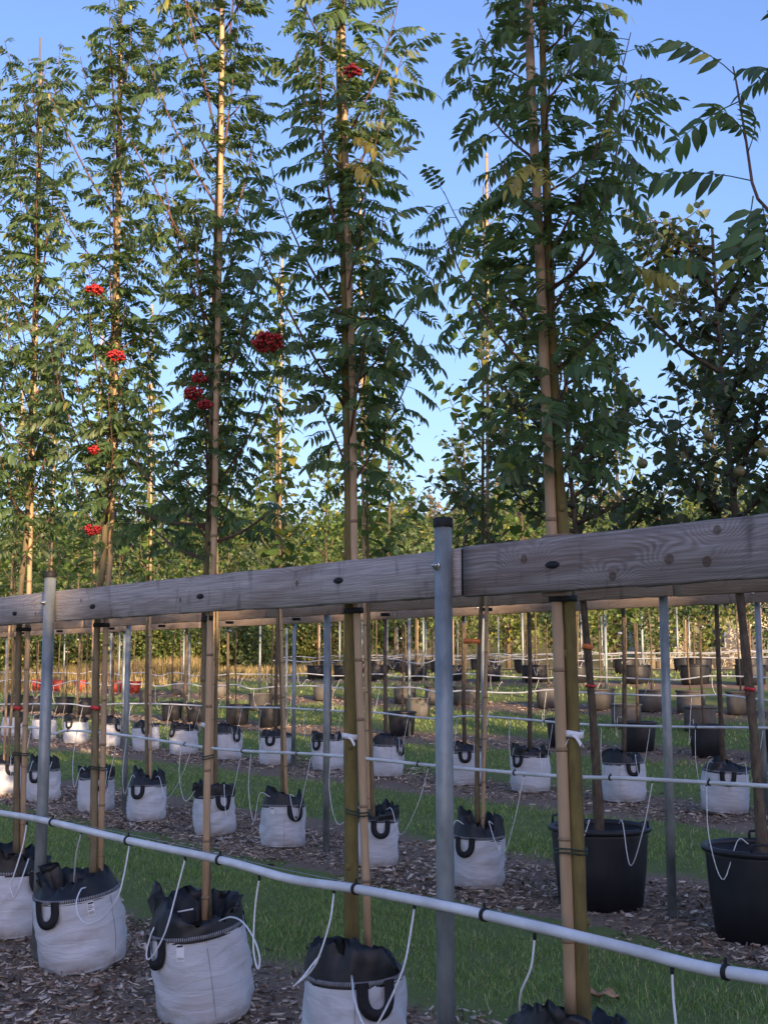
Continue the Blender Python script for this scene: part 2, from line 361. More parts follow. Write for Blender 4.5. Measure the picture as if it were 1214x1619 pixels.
def make_hill():
    xs = np.linspace(-420, 520, 80); ys = np.linspace(200, 620, 24); X, Y = np.meshgrid(xs, ys, indexing='ij')
    prof = np.clip((Y-200)/160, 0, 1); prof = prof*prof*(3-2*prof)
    z = prof*(38+7*np.sin(X/75+.6)+4*np.sin(X/31)+2*np.sin(X/13))*np.where(Y > 360, 1+(Y-360)/1500, 1)-1
    v = np.stack([X, Y, z], -1).reshape(-1, 3); n = 24
    i, j = np.meshgrid(np.arange(79), np.arange(23), indexing='ij')
    M['hill'] = simple('hill_scrub', (.035, .05, .022), (.16, .13, .07), .06, .95, 0, (1, 1, 1), .5, 1., .1)
    tag(MB().add(v, np.stack([i*n+j, (i+1)*n+j, (i+1)*n+j+1, i*n+j+1], -1).reshape(-1, 4)).build('hill', M['hill'], smooth=True), 'low wooded hill on the horizon', kind='structure')
    m = MB(); r = np.random.default_rng(3)
    for _ in range(1500):
        x = r.uniform(-260, 330); y = r.uniform(240, 372); p = np.clip((y-200)/160, 0, 1); p = p*p*(3-2*p)
        zz = p*(38+7*math.sin(x/75+.6)+4*math.sin(x/31)+2*math.sin(x/13))-1.5; h = r.uniform(5, 10); w = h*r.uniform(.16, .3)
        n = 34; f = r.beta(1.4, 1.6, n); q = np.column_stack([x+r.normal(0, 1, n)*w*(1.05-f), y+r.normal(0, 1, n)*w*(1.05-f), zz+h*(.12+.9*f)])
        for c in q: t3 = r.normal(0, 1, (3, 3))*h*.075; m.add(c+t3, [(0, 1, 2)])
        m.add([(x-.12, y, zz-1), (x+.12, y, zz-1), (x, y, zz+h*.95)], [(0, 1, 2)])
    M['farwood'] = leaf_mat('far_wood_green', (.05, .062, .03), (.05, .062, .03), (.19, .13, .06), .25, .05)
    tag(m.build('far_wood', M['farwood']), 'far conifers and broadleaf wood covering the hill', 'wood', kind='stuff')
make_hill()

# ------------------------------------------------------------------ leaf shapes
def leaflet(L, W, fold=.25, curl=.15):           # along +x, two halves folded on the midrib
    ts = [0, .22, .5, .78, 1]; ws = [.12, .85, 1, .62, 0]; v, f = [], []
    for t, wd in zip(ts, ws):
        z = -curl*L*t*t
        v += [(L*t, 0, z), (L*t, W*wd, z+fold*W*wd), (L*t, -W*wd, z+fold*W*wd)]
    for i in range(4):
        a, b = i*3, (i+1)*3
        f += [(a, b, b+1, a+1), (a, a+2, b+2, b)]
    return np.array(v), np.array(f)
def rowan_leaf(seed, pairs=6, L=.17):
    r = np.random.default_rng(seed); m = MB(); droop = r.uniform(.55, 1.25); side = r.uniform(-.2, .2)
    def axis(s): return np.array([L*(s-.10*droop*s*s), side*L*.35*s*s, L*(.16*s-.42*droop*s*s)])
    m.add(*tube([axis(s) for s in np.linspace(0, .98, 6)], np.linspace(.0016, .0006, 6), 3, False))
    for k in range(pairs+1):
        s = .26+.74*k/pairs; p = axis(s); tn = norm(axis(s)-axis(s-.05))
        ll = L*(.30-.05*abs(k-pairs*.45)/pairs*2)*r.uniform(.9, 1.1)
        for sg in ((1, -1) if k < pairs else (0,)):
            v, f = leaflet(ll, ll*.18, r.uniform(.1, .4), r.uniform(.15, .5))
            an = R(62)*sg*r.uniform(.85, 1.1); dr = tn*math.cos(an)+np.array([0, 1, 0])*math.sin(an)+np.array([0, 0, -r.uniform(.05, .55)])*abs(sg)
            Rm = frames(dr[None], np.array([[r.uniform(-.25, .25), 0, 1]]))[0]
            m.add(v@Rm.T+p, f)
    return np.concatenate(m.v), m.f
def simple_leaf(L, W, pet, fold, curl, heart=False):
    ts = [0, .12, .35, .65, 1]; ws = [.55, .95, 1, .62, 0] if heart else [.1, .62, 1, .8, 0]; v, f = [], []
    for t, wd in zip(ts, ws):
        z = -curl*L*t*t; bx = -.10*L if (heart and t == 0) else 0
        v += [(pet+L*t, 0, z), (pet+L*t+bx, W*wd, z+fold*W*wd), (pet+L*t+bx, -W*wd, z+fold*W*wd)]
    for i in range(4): a, b = i*3, (i+1)*3; f += [(a, b, b+1, a+1), (a, a+2, b+2, b)]
    n = len(v); v += [(0, 0, .012), (0, .0012, .012), (pet, .0012, 0), (pet, 0, 0)]; f += [(n, n+3, n+2, n+1)]
    return np.array(v), [np.array(f)]
def tiny_leaf(L, W, curl): # two bent quads, for far crowns
    return np.array([(0, 0, 0), (L*.5, W, .1*L), (L, 0, -curl*L), (L*.5, -W, .1*L), (L*.5, 0, 0)]), [np.array([(0, 4, 1), (4, 2, 1), (0, 3, 4), (4, 3, 2)])]
V_ROWAN = [rowan_leaf(20+i, 6+(i % 2), .165+.02*(i % 3)) for i in range(7)]
V_LIND = [simple_leaf(.075+.012*i, .034+.005*i, .03, .12+.1*i, .15+.12*i, True) for i in range(3)]
V_QUIN = [simple_leaf(.058+.006*i, .021+.002*i, .008, .15+.1*i, .1+.12*i) for i in range(3)]
V_FAR = [tiny_leaf(.10, .038, .2), tiny_leaf(.085, .036, .4)]
def leaf_meshes(var, m):
    out = []
    for v, fs in var: me = MB().add(v, *fs).mesh('leaf', True); me.materials.append(m); out.append(me)
    return out
LM = {'rowan': leaf_meshes(V_ROWAN, M['rowan']), 'linden': leaf_meshes(V_LIND, M['linden']), 'quince': leaf_meshes(V_QUIN, M['quince'])}
VAR = {'rowan': V_ROWAN, 'linden': V_LIND, 'quince': V_QUIN}
LM_Y = leaf_meshes(V_ROWAN[:3], M['rowan_yellow'])

class Leaves:
    def __init__(s): s.p, s.d, s.u, s.s = [], [], [], []
    def put(s, p, d, u, sc): s.p.append(p); s.d.append(d); s.u.append(u); s.s.append(sc)
    def emit(s, root, base, kind, n_obj, r, check=True):
        p = np.array(s.p); d = np.array(s.d); u = np.array(s.u); sc = np.array(s.s); n = len(p)
        Rm = frames(d, u); which = r.integers(0, len(VAR[kind]), n); rank = r.random(n)
        if check:
            x, y, dep = proj(p+base*0 if False else p); vis = (x > -20) & (x < 1234) & (y > -20) & (y < 1640)
            rank = np.where(vis, rank, 10+dep)
        order = np.argsort(rank); A, B = order[:n_obj], order[n_obj:]
        loc = p-base
        for i in A:
            o = bpy.data.objects.new('leaf', LM[kind][which[i]]); o.parent = root
            m4 = Matrix(Rm[i].tolist()).to_4x4()
            o.matrix_basis = Matrix.Translation(loc[i])@m4@Matrix.Scale(float(sc[i]), 4); col.objects.link(o)
        if len(B):
            f = place(VAR[kind], which[B], loc[B], Rm[B], sc[B]).build('foliage', M[kind], root, True); f["kind"] = "stuff"

def along(pts, s):                               # point and tangent at arc fraction s
    k = len(pts)-1; x = min(max(s, 0), .9999)*k; i = int(x); t = x-i
    return pts[i]*(1-t)+pts[i+1]*t, norm(pts[i+1]-pts[i])
def at_height(pts, z):
    zs = pts[:, 2]; return np.array([np.interp(z, zs, pts[:, 0]), np.interp(z, zs, pts[:, 1]), z])
GA = 2.39996
def shoot_path(p0, az, el0, el1, L, n, r, wob=.12):
    pts = [p0]; p = p0.copy(); a = az
    for i in range(n):
        e = el0+(el1-el0)*i/(n-1); a += r.normal(0, wob); p = p+L/n*np.array([math.cos(a)*math.cos(e), math.sin(a)*math.cos(e), math.sin(e)]); pts.append(p)
    return np.array(pts)
def knobbly(path, rad, r, n=10, amp=.06, m=None):
    v, q, t = tube(path, rad, n); return v, q, t

def rowan_tree(trunk, r0, z_lo, z_hi, seed, label, lat_gap=.085, Lmax=.62, n_obj=280, leaf_gap=.045, bark='bark', lscale=1., spread=1., extra=None, thin=1.6, el=(24, 60)):
    r = np.random.default_rng(seed); trunk = spline(trunk, 40); base = np.array([trunk[0][0], trunk[0][1], trunk[0][2]])
    root = empty('rowan_tree', base, label, 'tree', 'rowan trees along the front rail')
    z = trunk[:, 2]; rad = r0*(1-.72*np.clip((z-.3)/(z_hi-.3), 0, 1)); rad = rad*(1+.05*np.sin(z*9+seed)+.05*np.sin(z*23))
    tk = MB().add(*tube(trunk-base, rad, 12))
    for kz in np.arange(.7, z_lo, .26):          # healed branch scars
        zz = kz+r.uniform(-.08, .08); c = at_height(trunk, zz); a = r.uniform(0, 6.28); iv, if_ = ico(1, 1)
        tk.add(iv*np.array([.012, .012, .016])+c+np.array([math.cos(a), math.sin(a), 0])*np.interp(zz, z, rad)*.9-base, if_)
    tk.build('trunk', M[bark], root, True)
    br, lv = MB(), Leaves(); zc = z_lo; k = 0; zz_all = []
    while zc < z_hi-.1:
        f = (zc-z_lo)/(z_hi-z_lo); p0 = at_height(trunk, zc); az = k*GA+r.uniform(-.4, .4)
        L = min(Lmax*(1-.4*f)*r.choice([.35, .5, .75, 1., 1.3, 1.6])*r.uniform(.85, 1.15), .95)
        if f < .06: L *= .8
        el_ = r.uniform(*el)+max(L-.5, 0)*45; pts = shoot_path(p0, az, R(el_), R(min(max(el_+12, r.uniform(60, 86)), 88)), L, 8, r)
        br.add(*tube(pts-base, np.linspace(.0048*(.5+L), .0014, 9), 5))
        n = int(L/leaf_gap)+2
        for i in range(n):
            s = .12+.9*i/n; p, tn = along(pts, min(s, 1)); a2 = i*GA+r.uniform(-.3, .3)
            x = norm(np.cross(tn, [0, 0, 1.])) if abs(tn[2]) < .98 else np.array([1., 0, 0]); y = np.cross(tn, x)
            side = x*math.cos(a2)+y*math.sin(a2); out = np.array([math.cos(az), math.sin(az), 0])
            d = norm(side*.95+tn*.32+out*.22+np.array([0, 0, r.uniform(-.65, .3)]))
            u = norm(np.array([0, 0, 1.])+r.normal(0, .42, 3)+tn*.2); lv.put(p, d, u, lscale*r.uniform(.7, 1.1)*(1 if s < .85 else .8))
        zc += lat_gap*r.uniform(.6, 1.4)*(1+thin*max(f-.12, 0)); k += 1
    zc = z_lo
    while zc < z_hi:                             # short spurs on the leader
        p = at_height(trunk, zc); a = r.uniform(0, 6.28) if r.random() < .45 else r.normal(-1.5, .8)
        d = norm(np.array([math.cos(a), math.sin(a), r.uniform(-.1, .6)])); lv.put(p+d*.02, d, norm(np.array([0, 0, 1.])+r.normal(0, .3, 3)), lscale*r.uniform(.8, 1.1))
        zc += .030*r.uniform(.5, 1.5)*(1+.8*thin*max((zc-z_lo)/(z_hi-z_lo)-.15, 0))
    if extra: extra(br, lv, base, r)
    br.build('branches', M['twig'], root, True); lv.emit(root, base, 'rowan', n_obj, r); return root, trunk, base

def berry_cluster(root, base, p, size, seed):
    r = np.random.default_rng(seed); m = MB(); iv, if_ = ico(1, 1); n = int(110*(size/.1)**2)
    for _ in range(n):
        d = r.normal(0, 1, 3); d /= np.linalg.norm(d); q = d*np.array([.5, .5, .3])*size*r.uniform(.35, 1)**.5
        m.add(iv*.0066*r.uniform(.85, 1.15)+q, if_)
    o = m.build('berry_cluster', M['berry'], root, True, tuple(p-base)); o["label"] = "cluster of ripe red berries"
    s = MB()
    for _ in range(8):
        d = r.normal(0, 1, 3)*np.array([.3, .3, .12])*size; s.add(*tube(np.array([[0, 0, size*.45], [0, 0, size*.2], d]), [.0016, .0013, .0009], 4))
    s.build('berry_stalk', M['twig'], o, True)

def stake(path, rad, label, group, ties=(), node_gap=.27, seed=0):
    r = np.random.default_rng(seed); pts = spline(path, 24); base = pts[0].copy()
    e = empty('bamboo_stake', base, label, 'stake', group); z = pts[:, 2]
    rr = rad*(1-.35*np.clip((z-1)/5, 0, 1)); MB().add(*tube(pts-base, rr, 9)).build('cane', M['bamboo'], e, True)
    zz = base[2]+r.uniform(.08, .25); nm = MB()
    while zz < z[-1]:
        c = at_height(pts, zz)-base; k = np.interp(zz, z, rr)
        nm.add(*tube([c+[0, 0, -.006], c+[0, 0, -.002], c+[0, 0, .002], c+[0, 0, .007]], [k*1.0, k*1.10, k*1.13, k*1.0], 9)); zz += node_gap*r.uniform(.8, 1.2)
    nm.build('node_rings', M['node'], e, True)["kind"] = "stuff"
    for zt, other in ties:
        a = at_height(pts, zt); b = other(zt); mid = (a+b)/2; dv = b-a; L = np.linalg.norm(dv[:2]); ux = np.array([dv[0], dv[1], 0])/max(L, 1e-6); uy = np.array([-ux[1], ux[0], 0])
        an = np.linspace(0, 2*math.pi, 25); m = MB()
        for dz in (0, .012):
            ring = np.array([mid+ux*math.cos(t)*(L/2+.030)+uy*math.sin(t)*.031+np.array([0, 0, dz+.004*math.sin(t*2)]) for t in an]); m.add(*tube(ring-base, .0028, 5))
        m.build('tie', M['tie'], e, True)
    return e, pts

# ------------------------------------------------------------------ grow bags and pots
def bag_parts(seed, Dm, H, liner_h, handles, tag_ang, fold=1.):
    r = np.random.default_rng(seed); Rr = Dm/2; n, k = 72, 22
    th = np.arange(n)*2*math.pi/n; zs = np.concatenate([[0, .008, .025], np.linspace(.05, 1, k-3)*H])
    ph = r.uniform(0, 6.28, 12)
    def rad(t, z):
        f = z/H; b = Rr*(.955+.05*np.sin(math.pi*np.clip(f*.9+.06, 0, 1)))
        b = b-np.where(z < .03, (.03-z)*.9, 0)
        w = .0045*np.sin(3*t+ph[0]+4*f)+.0035*np.sin(5*t-ph[1]+9*f+1.5*np.sin(2*t))
        w = w+.0055*np.sin(f*19+3.4*np.sin(2*t+ph[2])+1.2*np.sin(5*t+ph[8])+ph[3])*np.clip(np.sin(t*1.5+ph[4]+3*f), 0, 1)
        w = w+.0028*np.sin(f*43+3*np.sin(3*t+ph[5])+ph[6])*(.5+.5*np.sin(2*t+ph[7]+5*f))
        return b+1.0*w*np.clip((1-f)*4+.25, 0, 1)
    T, Z = np.meshgrid(th, zs); Rg = rad(T, Z)
    v = np.stack([Rg*np.cos(T), Rg*np.sin(T), Z], -1).reshape(-1, 3); kk = len(zs)
    i, j = np.meshgrid(np.arange(kk-1), np.arange(n), indexing='ij'); j2 = (j+1) % n
    q = np.stack([i*n+j, i*n+j2, (i+1)*n+j2, (i+1)*n+j], -1).reshape(-1, 4)
    J = np.arange(n); parts = {}
    body = MB().add(np.concatenate([v, [[0, 0, .004]]]), q, np.stack([(J+1) % n, J, np.full(n, len(v))], -1))
    parts['bag_body'] = (body.mesh('bag_body', True), M['bag'])
    hem = MB(); rt = rad(th, np.full(n, H)); hv = []
    for dr, z in ((-.004, H-.012), (.004, H-.011), (.0055, H-.004), (.003, H+.006), (-.004, H+.005)):
        hv.append(np.stack([(rt+dr)*np.cos(th), (rt+dr)*np.sin(th), np.full(n, z)], -1))
    i, j = np.meshgrid(np.arange(4), np.arange(n), indexing='ij'); j2 = (j+1) % n
    hem.add(np.concatenate(hv), np.stack([i*n+j, i*n+j2, (i+1)*n+j2, (i+1)*n+j], -1).reshape(-1, 4)); parts['hem'] = (hem.mesh('hem', True), M['stitch'])
    seam = MB()
    for a in (tag_ang+.55, tag_ang+.55+math.pi):
        zz = np.linspace(.02, H-.02, 14); rr = rad(np.full(14, a), zz)+.0018
        seam.add(*tube(np.stack([rr*np.cos(a), rr*np.sin(a), zz], -1), .0013, 4))
    parts['seam'] = (seam.mesh('seam'), simple_cache('seam_thread', (.20, .20, .22), (.34, .34, .36)))
    nn = 46; tn = np.arange(nn)*2*math.pi/nn                          # crumpled black liner, flaps standing and folded inward
    c = r.choice(nn, 7, replace=False); c.sort(); hgts = r.uniform(.2, 1.0, 7)*liner_h; hgts[r.choice(7, 2, replace=False)] = liner_h*np.array([1.35, 1.1])
    cx = np.concatenate([c-nn, c, c+nn]); hh = np.interp(np.arange(nn), cx, np.tile(hgts, 3)); inn = np.interp(np.arange(nn), np.roll(cx, 2)*0+np.concatenate([c-nn, c, c+nn])+2, np.tile(r.uniform(-.12, .55, 7), 3))
    rows = []
    for s in (0, .3, .6, .85, 1.0):
        rr = Rr*(.975-inn*fold*s**1.4*.8)+np.repeat(r.normal(0, .016, nn//2), 2)*s*(1-.3*s)+r.normal(0, .006, nn)*s; z = H-.02+(hh+.02)*s+r.normal(0, .009, nn)*s
        rows.append(np.stack([rr*np.cos(tn), rr*np.sin(tn), z], -1))
    top_r = np.linalg.norm(rows[-1][:, :2], axis=1); top_z = rows[-1][:, 2]
    for s in (.25, .6, 1.0):                                            # the flap's inner fall
        rr = top_r*(1-.24*s)-.008+r.normal(0, .008, nn); z = top_z*(1-s)+s*(H-.05)-.01*0+r.normal(0, .008, nn)
        rows.append(np.stack([rr*np.cos(tn), rr*np.sin(tn), z], -1))
    lv = np.concatenate(rows); i, j = np.meshgrid(np.arange(len(rows)-1), np.arange(nn), indexing='ij'); j2 = (j+1) % nn
    parts['liner'] = (MB().add(lv, np.stack([i*nn+j, i*nn+j2, (i+1)*nn+j2, (i+1)*nn+j], -1).reshape(-1, 4)).mesh('liner'), M['liner'])
    sv, sf = lathe([(Rr*.9, H-.045), (Rr*.5, H-.03), (.002, H-.028)], 24); parts['soil'] = (MB().add(sv+r.normal(0, .004, sv.shape), sf).mesh('soil', True), M['soil'])
    hm = []
    for a0 in handles:
        s = np.linspace(0, 1, 15); xx = .053*np.cos(math.pi*(1-s)); zz = H+.004-.112*np.sin(math.pi*s)**.5
        ce = np.stack([xx, zz], -1); tg = norm(np.gradient(ce, axis=0)); nr = np.stack([-tg[:, 1], tg[:, 0]], -1); hw = .0205; b = MB(); V = []
        for dr in (.005, .0085):
            for sg in (-1, 1):
                e2 = ce+nr*hw*sg; t2 = a0+e2[:, 0]/Rr; r2 = Rr*1.0+dr+.012*np.sin(math.pi*s); V.append(np.stack([r2*np.cos(t2), r2*np.sin(t2), e2[:, 1]], -1))
        V = np.stack(V, 1); idx = np.arange(15*4).reshape(15, 4); F4 = []
        for a in range(14):
            for (p, q2) in ((0, 1), (1, 3), (3, 2), (2, 0)): F4.append((idx[a, p], idx[a, q2], idx[a+1, q2], idx[a+1, p]))
        hm.append(b.add(V.reshape(-1, 3), np.array(F4)).mesh('handle'))
    parts['handle'] = (hm, M['webbing'])
    def patch(a0, z0, a1, z1, d, m, nx=5):
        aa = np.linspace(a0, a1, nx); V = []
        for z in (z0, z1):
            rr = rad(aa, np.full(nx, z))+d; V.append(np.stack([rr*np.cos(aa), rr*np.sin(aa), np.full(nx, z)], -1))
        m.add(np.concatenate(V), np.array([(x, x+1, nx+x+1, nx+x) for x in range(nx-1)]))
    w = .0175/Rr; lm, ink = MB(), MB(); patch(tag_ang-w, H-.085, tag_ang+w, H-.018, .0035, lm)
    patch(tag_ang-w*.8, H-.030, tag_ang+w*.8, H-.022, .0048, ink)
    for k2, (a, b2) in enumerate(((-.8, .3), (-.8, .7), (-.8, .1))): patch(tag_ang+w*a, H-.040-.008*k2, tag_ang+w*b2, H-.037-.008*k2, .0048, ink)
    for k2 in range(8): a = -.8+.2*k2+.03*(k2 % 3); patch(tag_ang+w*a, H-.080, tag_ang+w*(a+.06+.05*(k2 % 2)), H-.065, .0048, ink, 2)
    parts['label_tag'] = (lm.mesh('label_tag'), M['white']); parts['print'] = (ink.mesh('print'), M['ink'])
    return parts
_sc = {}
def simple_cache(n, a, b):
    if n not in _sc: _sc[n] = simple(n, a, b, 20, .7, 0, (1, 1, 1), 0)
    return _sc[n]
def make_bag(parts, loc, rz, label, group, tilt=(0, 0), full=True, has_tag=True):
    e = empty('grow_bag', loc, label, 'grow bag', group); e.rotation_euler = (tilt[0], tilt[1], rz)
    for nme in ('bag_body', 'hem', 'seam', 'liner', 'soil'): ob(nme, parts[nme][0], parts[nme][1], e)
    for hme in parts['handle'][0]: ob('handle', hme, parts['handle'][1], e)
    if has_tag: l = ob('label_tag', parts['label_tag'][0], parts['label_tag'][1], e); ob('print', parts['print'][0], parts['print'][1], l)
    return e
def pot_parts(Rt, Rb, H, handles=True):
    p = {}; w = .012
    prof = [(.001, 0), (Rb, 0), (Rb+(Rt-Rb)*.5, H*.5), (Rt-.012, H-.05), (Rt-.012, H-.03), (Rt-w-.012, H-.03), (Rb+(Rt-Rb)*.5-w, H*.5), (Rb+(Rt-Rb)*.5-w, H*.45)]
    p['pot_body'] = MB().add(*lathe(prof, 40)).mesh('pot_body', True)
    p['rim'] = MB().add(*lathe([(Rt-.024, H-.028), (Rt-.01, H-.034), (Rt+.006, H-.03), (Rt+.012, H-.012), (Rt+.004, H), (Rt-.014, H), (Rt-.026, H-.014), (Rt-.024, H-.028)], 40)).mesh('rim', True)
    p['soil'] = MB().add(*lathe([(Rt-.045, H-.13), (Rt*.5, H-.10), (.002, H-.09)], 24)).mesh('soil', True)
    hs = []
    if handles:
        for a in (0.3, 0.3+math.pi):
            pts = []
            for t, z in ((-.11, -.005), (-.11, .03), (-.10, .038), (0, .042), (.10, .038), (.11, .03), (.11, -.005)): pts.append(((Rt-.004)*math.cos(a+t*1.6), (Rt-.004)*math.sin(a+t*1.6), H+z))
            hs.append(MB().add(*tube(pts, .008, 6)).mesh('handle', True))
    p['handles'] = hs; return p
def make_pot(parts, m, loc, rz, label, group, name='plant_pot'):
    e = empty(name, loc, label, 'pot', group, rz)
    ob('pot_body', parts['pot_body'], m, e); ob('rim', parts['rim'], m, e); ob('soil', parts['soil'], M['soil'], e)
    for h in parts['handles']: ob('handle', h, m, e)
    return e
PP = {}
def pot_set(key, m, *a):
    d = pot_parts(*a)
    for k in ('pot_body', 'rim'): d[k].materials.append(m)
    d['soil'].materials.append(M['soil'])
    for h in d['handles']: h.materials.append(m)
    PP[key] = (d, m)
pot_set('big', M['pot'], .315, .26, .50)
pot_set('black', M['pot'], .24, .19, .40, False)
pot_set('dark', M['pot'], .30, .26, .38, False)
pot_set('red', M['redpot'], .21, .16, .34, False)
pot_set('grey', M['greypot'], .24, .22, .36, False)

# ------------------------------------------------------------------ rails: posts, planks, bolts
def post(root, p, top, rad, dz=0, bolt_z=None, face=None):
    o = MB().add(*tube([(0, 0, -.05), (0, 0, top-p[2])], rad, 20)).build('post', M['galv'], root, True, (p[0], p[1], p[2]))
    cz = top-p[2]; prof = [(rad+.0035, cz-.022), (rad+.0045, cz-.018), (rad+.0045, cz+.004), (rad+.001, cz+.010), (.001, cz+.011)]
    MB().add(*lathe(prof, 20)).build('cap', M['rubber'], o, True)
    if bolt_z: bolt(o, (face[0]*(rad+.001), face[1]*(rad+.001), bolt_z-p[2]), face)
    return o
def bolt(parent, p, face):
    f = np.array([face[0], face[1], 0.]); n = 6; m = MB(); p = np.array(p)
    m.add(*tube([p-f*.002, p+f*.003], .016, 14)); m.add(*tube([p+f*.003, p+f*.012], .0105, 6)); m.add(*tube([p+f*.011, p+f*.021], .0055, 8))
    m.build('bolt', M['bolt'], parent)
def plank(root, t0, t1, o0, o1, z0, z1, m, seed, zslope=0.):
    r = np.random.default_rng(seed); L = t1-t0; n = max(int(L/.06), 6); th = o1-o0; h = z1-z0; bv = .005
    sec = np.array([(-th/2+bv, -h/2), (th/2-bv, -h/2), (th/2, -h/2+bv), (th/2, h/2-bv), (th/2-bv, h/2), (-th/2+bv, h/2), (-th/2, h/2-bv), (-th/2, -h/2+bv)])
    v = []; dx = np.linspace(-L/2, L/2, n); e = np.cumsum(r.normal(0, .0006, n)); e -= np.linspace(e[0], e[-1], n)
    for i in range(n):
        for (a, b) in sec: v.append((dx[i], a, b+e[i]+(r.normal(0, .0012) if b < 0 else r.normal(0, .0006))))
    idx = np.arange(n*8).reshape(n, 8); q = [(idx[i, j], idx[i, (j+1) % 8], idx[i+1, (j+1) % 8], idx[i+1, j]) for i in range(n-1) for j in range(8)]
    mb = MB().add(v, np.array(q)[:, ::-1], np.array([idx[0]]), np.array([idx[-1][::-1]]))
    c = row_xy((t0+t1)/2, (o0+o1)/2); o = mb.build('plank', m, root, False, (c[0], c[1], (z0+z1)/2)); o.rotation_euler = (0, 0, math.atan2(D[1], D[0])); return o
def t_of(p): return p[0]*D[0]+p[1]*D[1]
FACE = -NV
def ell(P2, rads, a, dr):                        # oval hugging one or two round stems
    c = P2.mean(0); rm = max(rads); v = P2[-1]-P2[0]; L = np.linalg.norm(v)
    if L < 1e-6: return c+np.array([math.cos(a), math.sin(a)])*(rm+dr)
    u = v/L; return c+u*math.cos(a)*(L/2+rm+dr)+np.array([-u[1], u[0]])*math.sin(a)*(rm*1.08+dr)
def ring_tie(root, name, pts, rad_pairs, z, m, hgt_=.02):
    P2 = np.array([q[:2] for q in pts]); c = P2.mean(0); ang = np.linspace(0, 2*math.pi, 29)[:-1]; V = []
    for dr, dz in ((.001, 0), (.004, .002), (.004, hgt_-.002), (.001, hgt_)):
        for a in ang:
            V.append((*ell(P2, rad_pairs, a, dr), z+dz))
    n = 28; i, j = np.meshgrid(np.arange(3), np.arange(n), indexing='ij'); j2 = (j+1) % n
    return MB().add(V, np.stack([i*n+j, i*n+j2, (i+1)*n+j2, (i+1)*n+j], -1).reshape(-1, 4)).build(name, m, root, True)
def ribbon(pts, rad, z, m, label, cat, group=None, ends=1, wd=.018, name='ribbon', seed=0):
    r = np.random.default_rng(seed); e = empty(name, (0, 0, 0), label, cat, group); P2 = np.array([q[:2] for q in pts]); c = P2.mean(0)
    e.location = (c[0], c[1], z); ang = np.linspace(0, 2*math.pi, 21)[:-1]; V = []
    for dr, dz in ((.001, 0), (.004, 0), (.004, wd), (.001, wd)):
        for a in ang:
            V.append((*(ell(P2, rad, a, dr)-c), dz+.003*math.sin(2*a)))
    n = 20; i, j = np.meshgrid(np.arange(4), np.arange(n), indexing='ij'); j2 = (j+1) % n; i2 = (i+1) % 4
    MB().add(V, np.stack([i*n+j, i*n+j2, i2*n+j2, i2*n+j], -1).reshape(-1, 4)).build('band', m, e, True)
    f = np.array([-.25, -.97]); s0 = max(np.dot(q-c, f)+rr for q, rr in zip(P2, rad))
    for k in range(ends):
        sg = (-1, 1)[k % 2]; p0 = np.array([f[0]*s0, f[1]*s0-.006, wd/2]); s = np.linspace(0, 1, 7)[:, None]
        mid = p0+np.array([sg*.024, -.012, -.006])*s+np.array([0, 0, -.026])*s*s; up = np.array([.003, 0, .0045])
        V = np.concatenate([mid-up, mid+up, mid-up+[0, .0015, 0], mid+up+[0, .0015, 0]]); Q = [(a, a+1, 7+a+1, 7+a) for a in range(6)]+[(14+a, 21+a, 21+a+1, 14+a+1) for a in range(6)]
        MB().add(V, np.array(Q)).build('tail', m, e)
    return e
def pipe(path, rad, label, group, clips=(), name='irrigation_pipe', n=90):
    pts = spline(path, n); base = pts[0].copy(); e = empty(name, base, label, 'pipe', group)
    MB().add(*tube(pts-base, rad, 10)).build('pipe', M['pvc'], e, True)
    for s in clips:
        p, tn = along(pts, s); p = p-base
        m = MB().add(*tube([p-tn*.006, p-tn*.005, p+tn*.005, p+tn*.006], [rad+.001, rad+.005, rad+.005, rad+.001], 12))
        m.add(*tube([p+[0, 0, rad], p+[0, 0, rad+.014]], .004, 6)); m.build('clip', M['rubber'], e, True)
    return e, pts
def drip(e, path, rad=.0033, n=36, fit=True):
    base = np.array(e.location); pts = spline(path, n)-base
    o = MB().add(*tube(pts, rad, 6)).build('drip_tube', M['drip'], e, True)
    if fit: MB().add(*tube([pts[0]+[0, 0, .012], pts[0]+[0, 0, -.008]], [.006, .0045], 7)).build('barbed_fitting', M['rubber'], o, True)
    return o

# ------------------------------------------------------------------ FRONT ROW
BZ0, BZ1 = 1.735, 1.905
rail = empty('support_rail', (*row_xy(t_of(P(697, 1055, 0)), 0), 0), 'grey weathered plank rail on galvanised posts carrying the tall rowan trees', 'rail')
rl = np.array(rail.location)
class Sub:                                       # children are built in world space, then shifted under their Empty
    def __init__(s, root): s.root = root; s.before = set(root.children)
def shift(root):
    for c in root.children:
        c.location = Vector(c.location)-Vector(root.location)
pm = G(707, -.032); pl = G(60, -.032); tm, tl = t_of(pm), t_of(pl)
gap = tl-tm
M['wood_a'] = wood_mat('grey_plank_left', [(-1.35, .01, .013), (-.45, -.02, .012), (.55, .02, .012), (1.1, -.03, .012)], 1.7, *PALE)
M['wood_b'] = wood_mat('grey_plank_right', [], 5.3, *GREY)
tj = t_of(P(737, 905, .02))
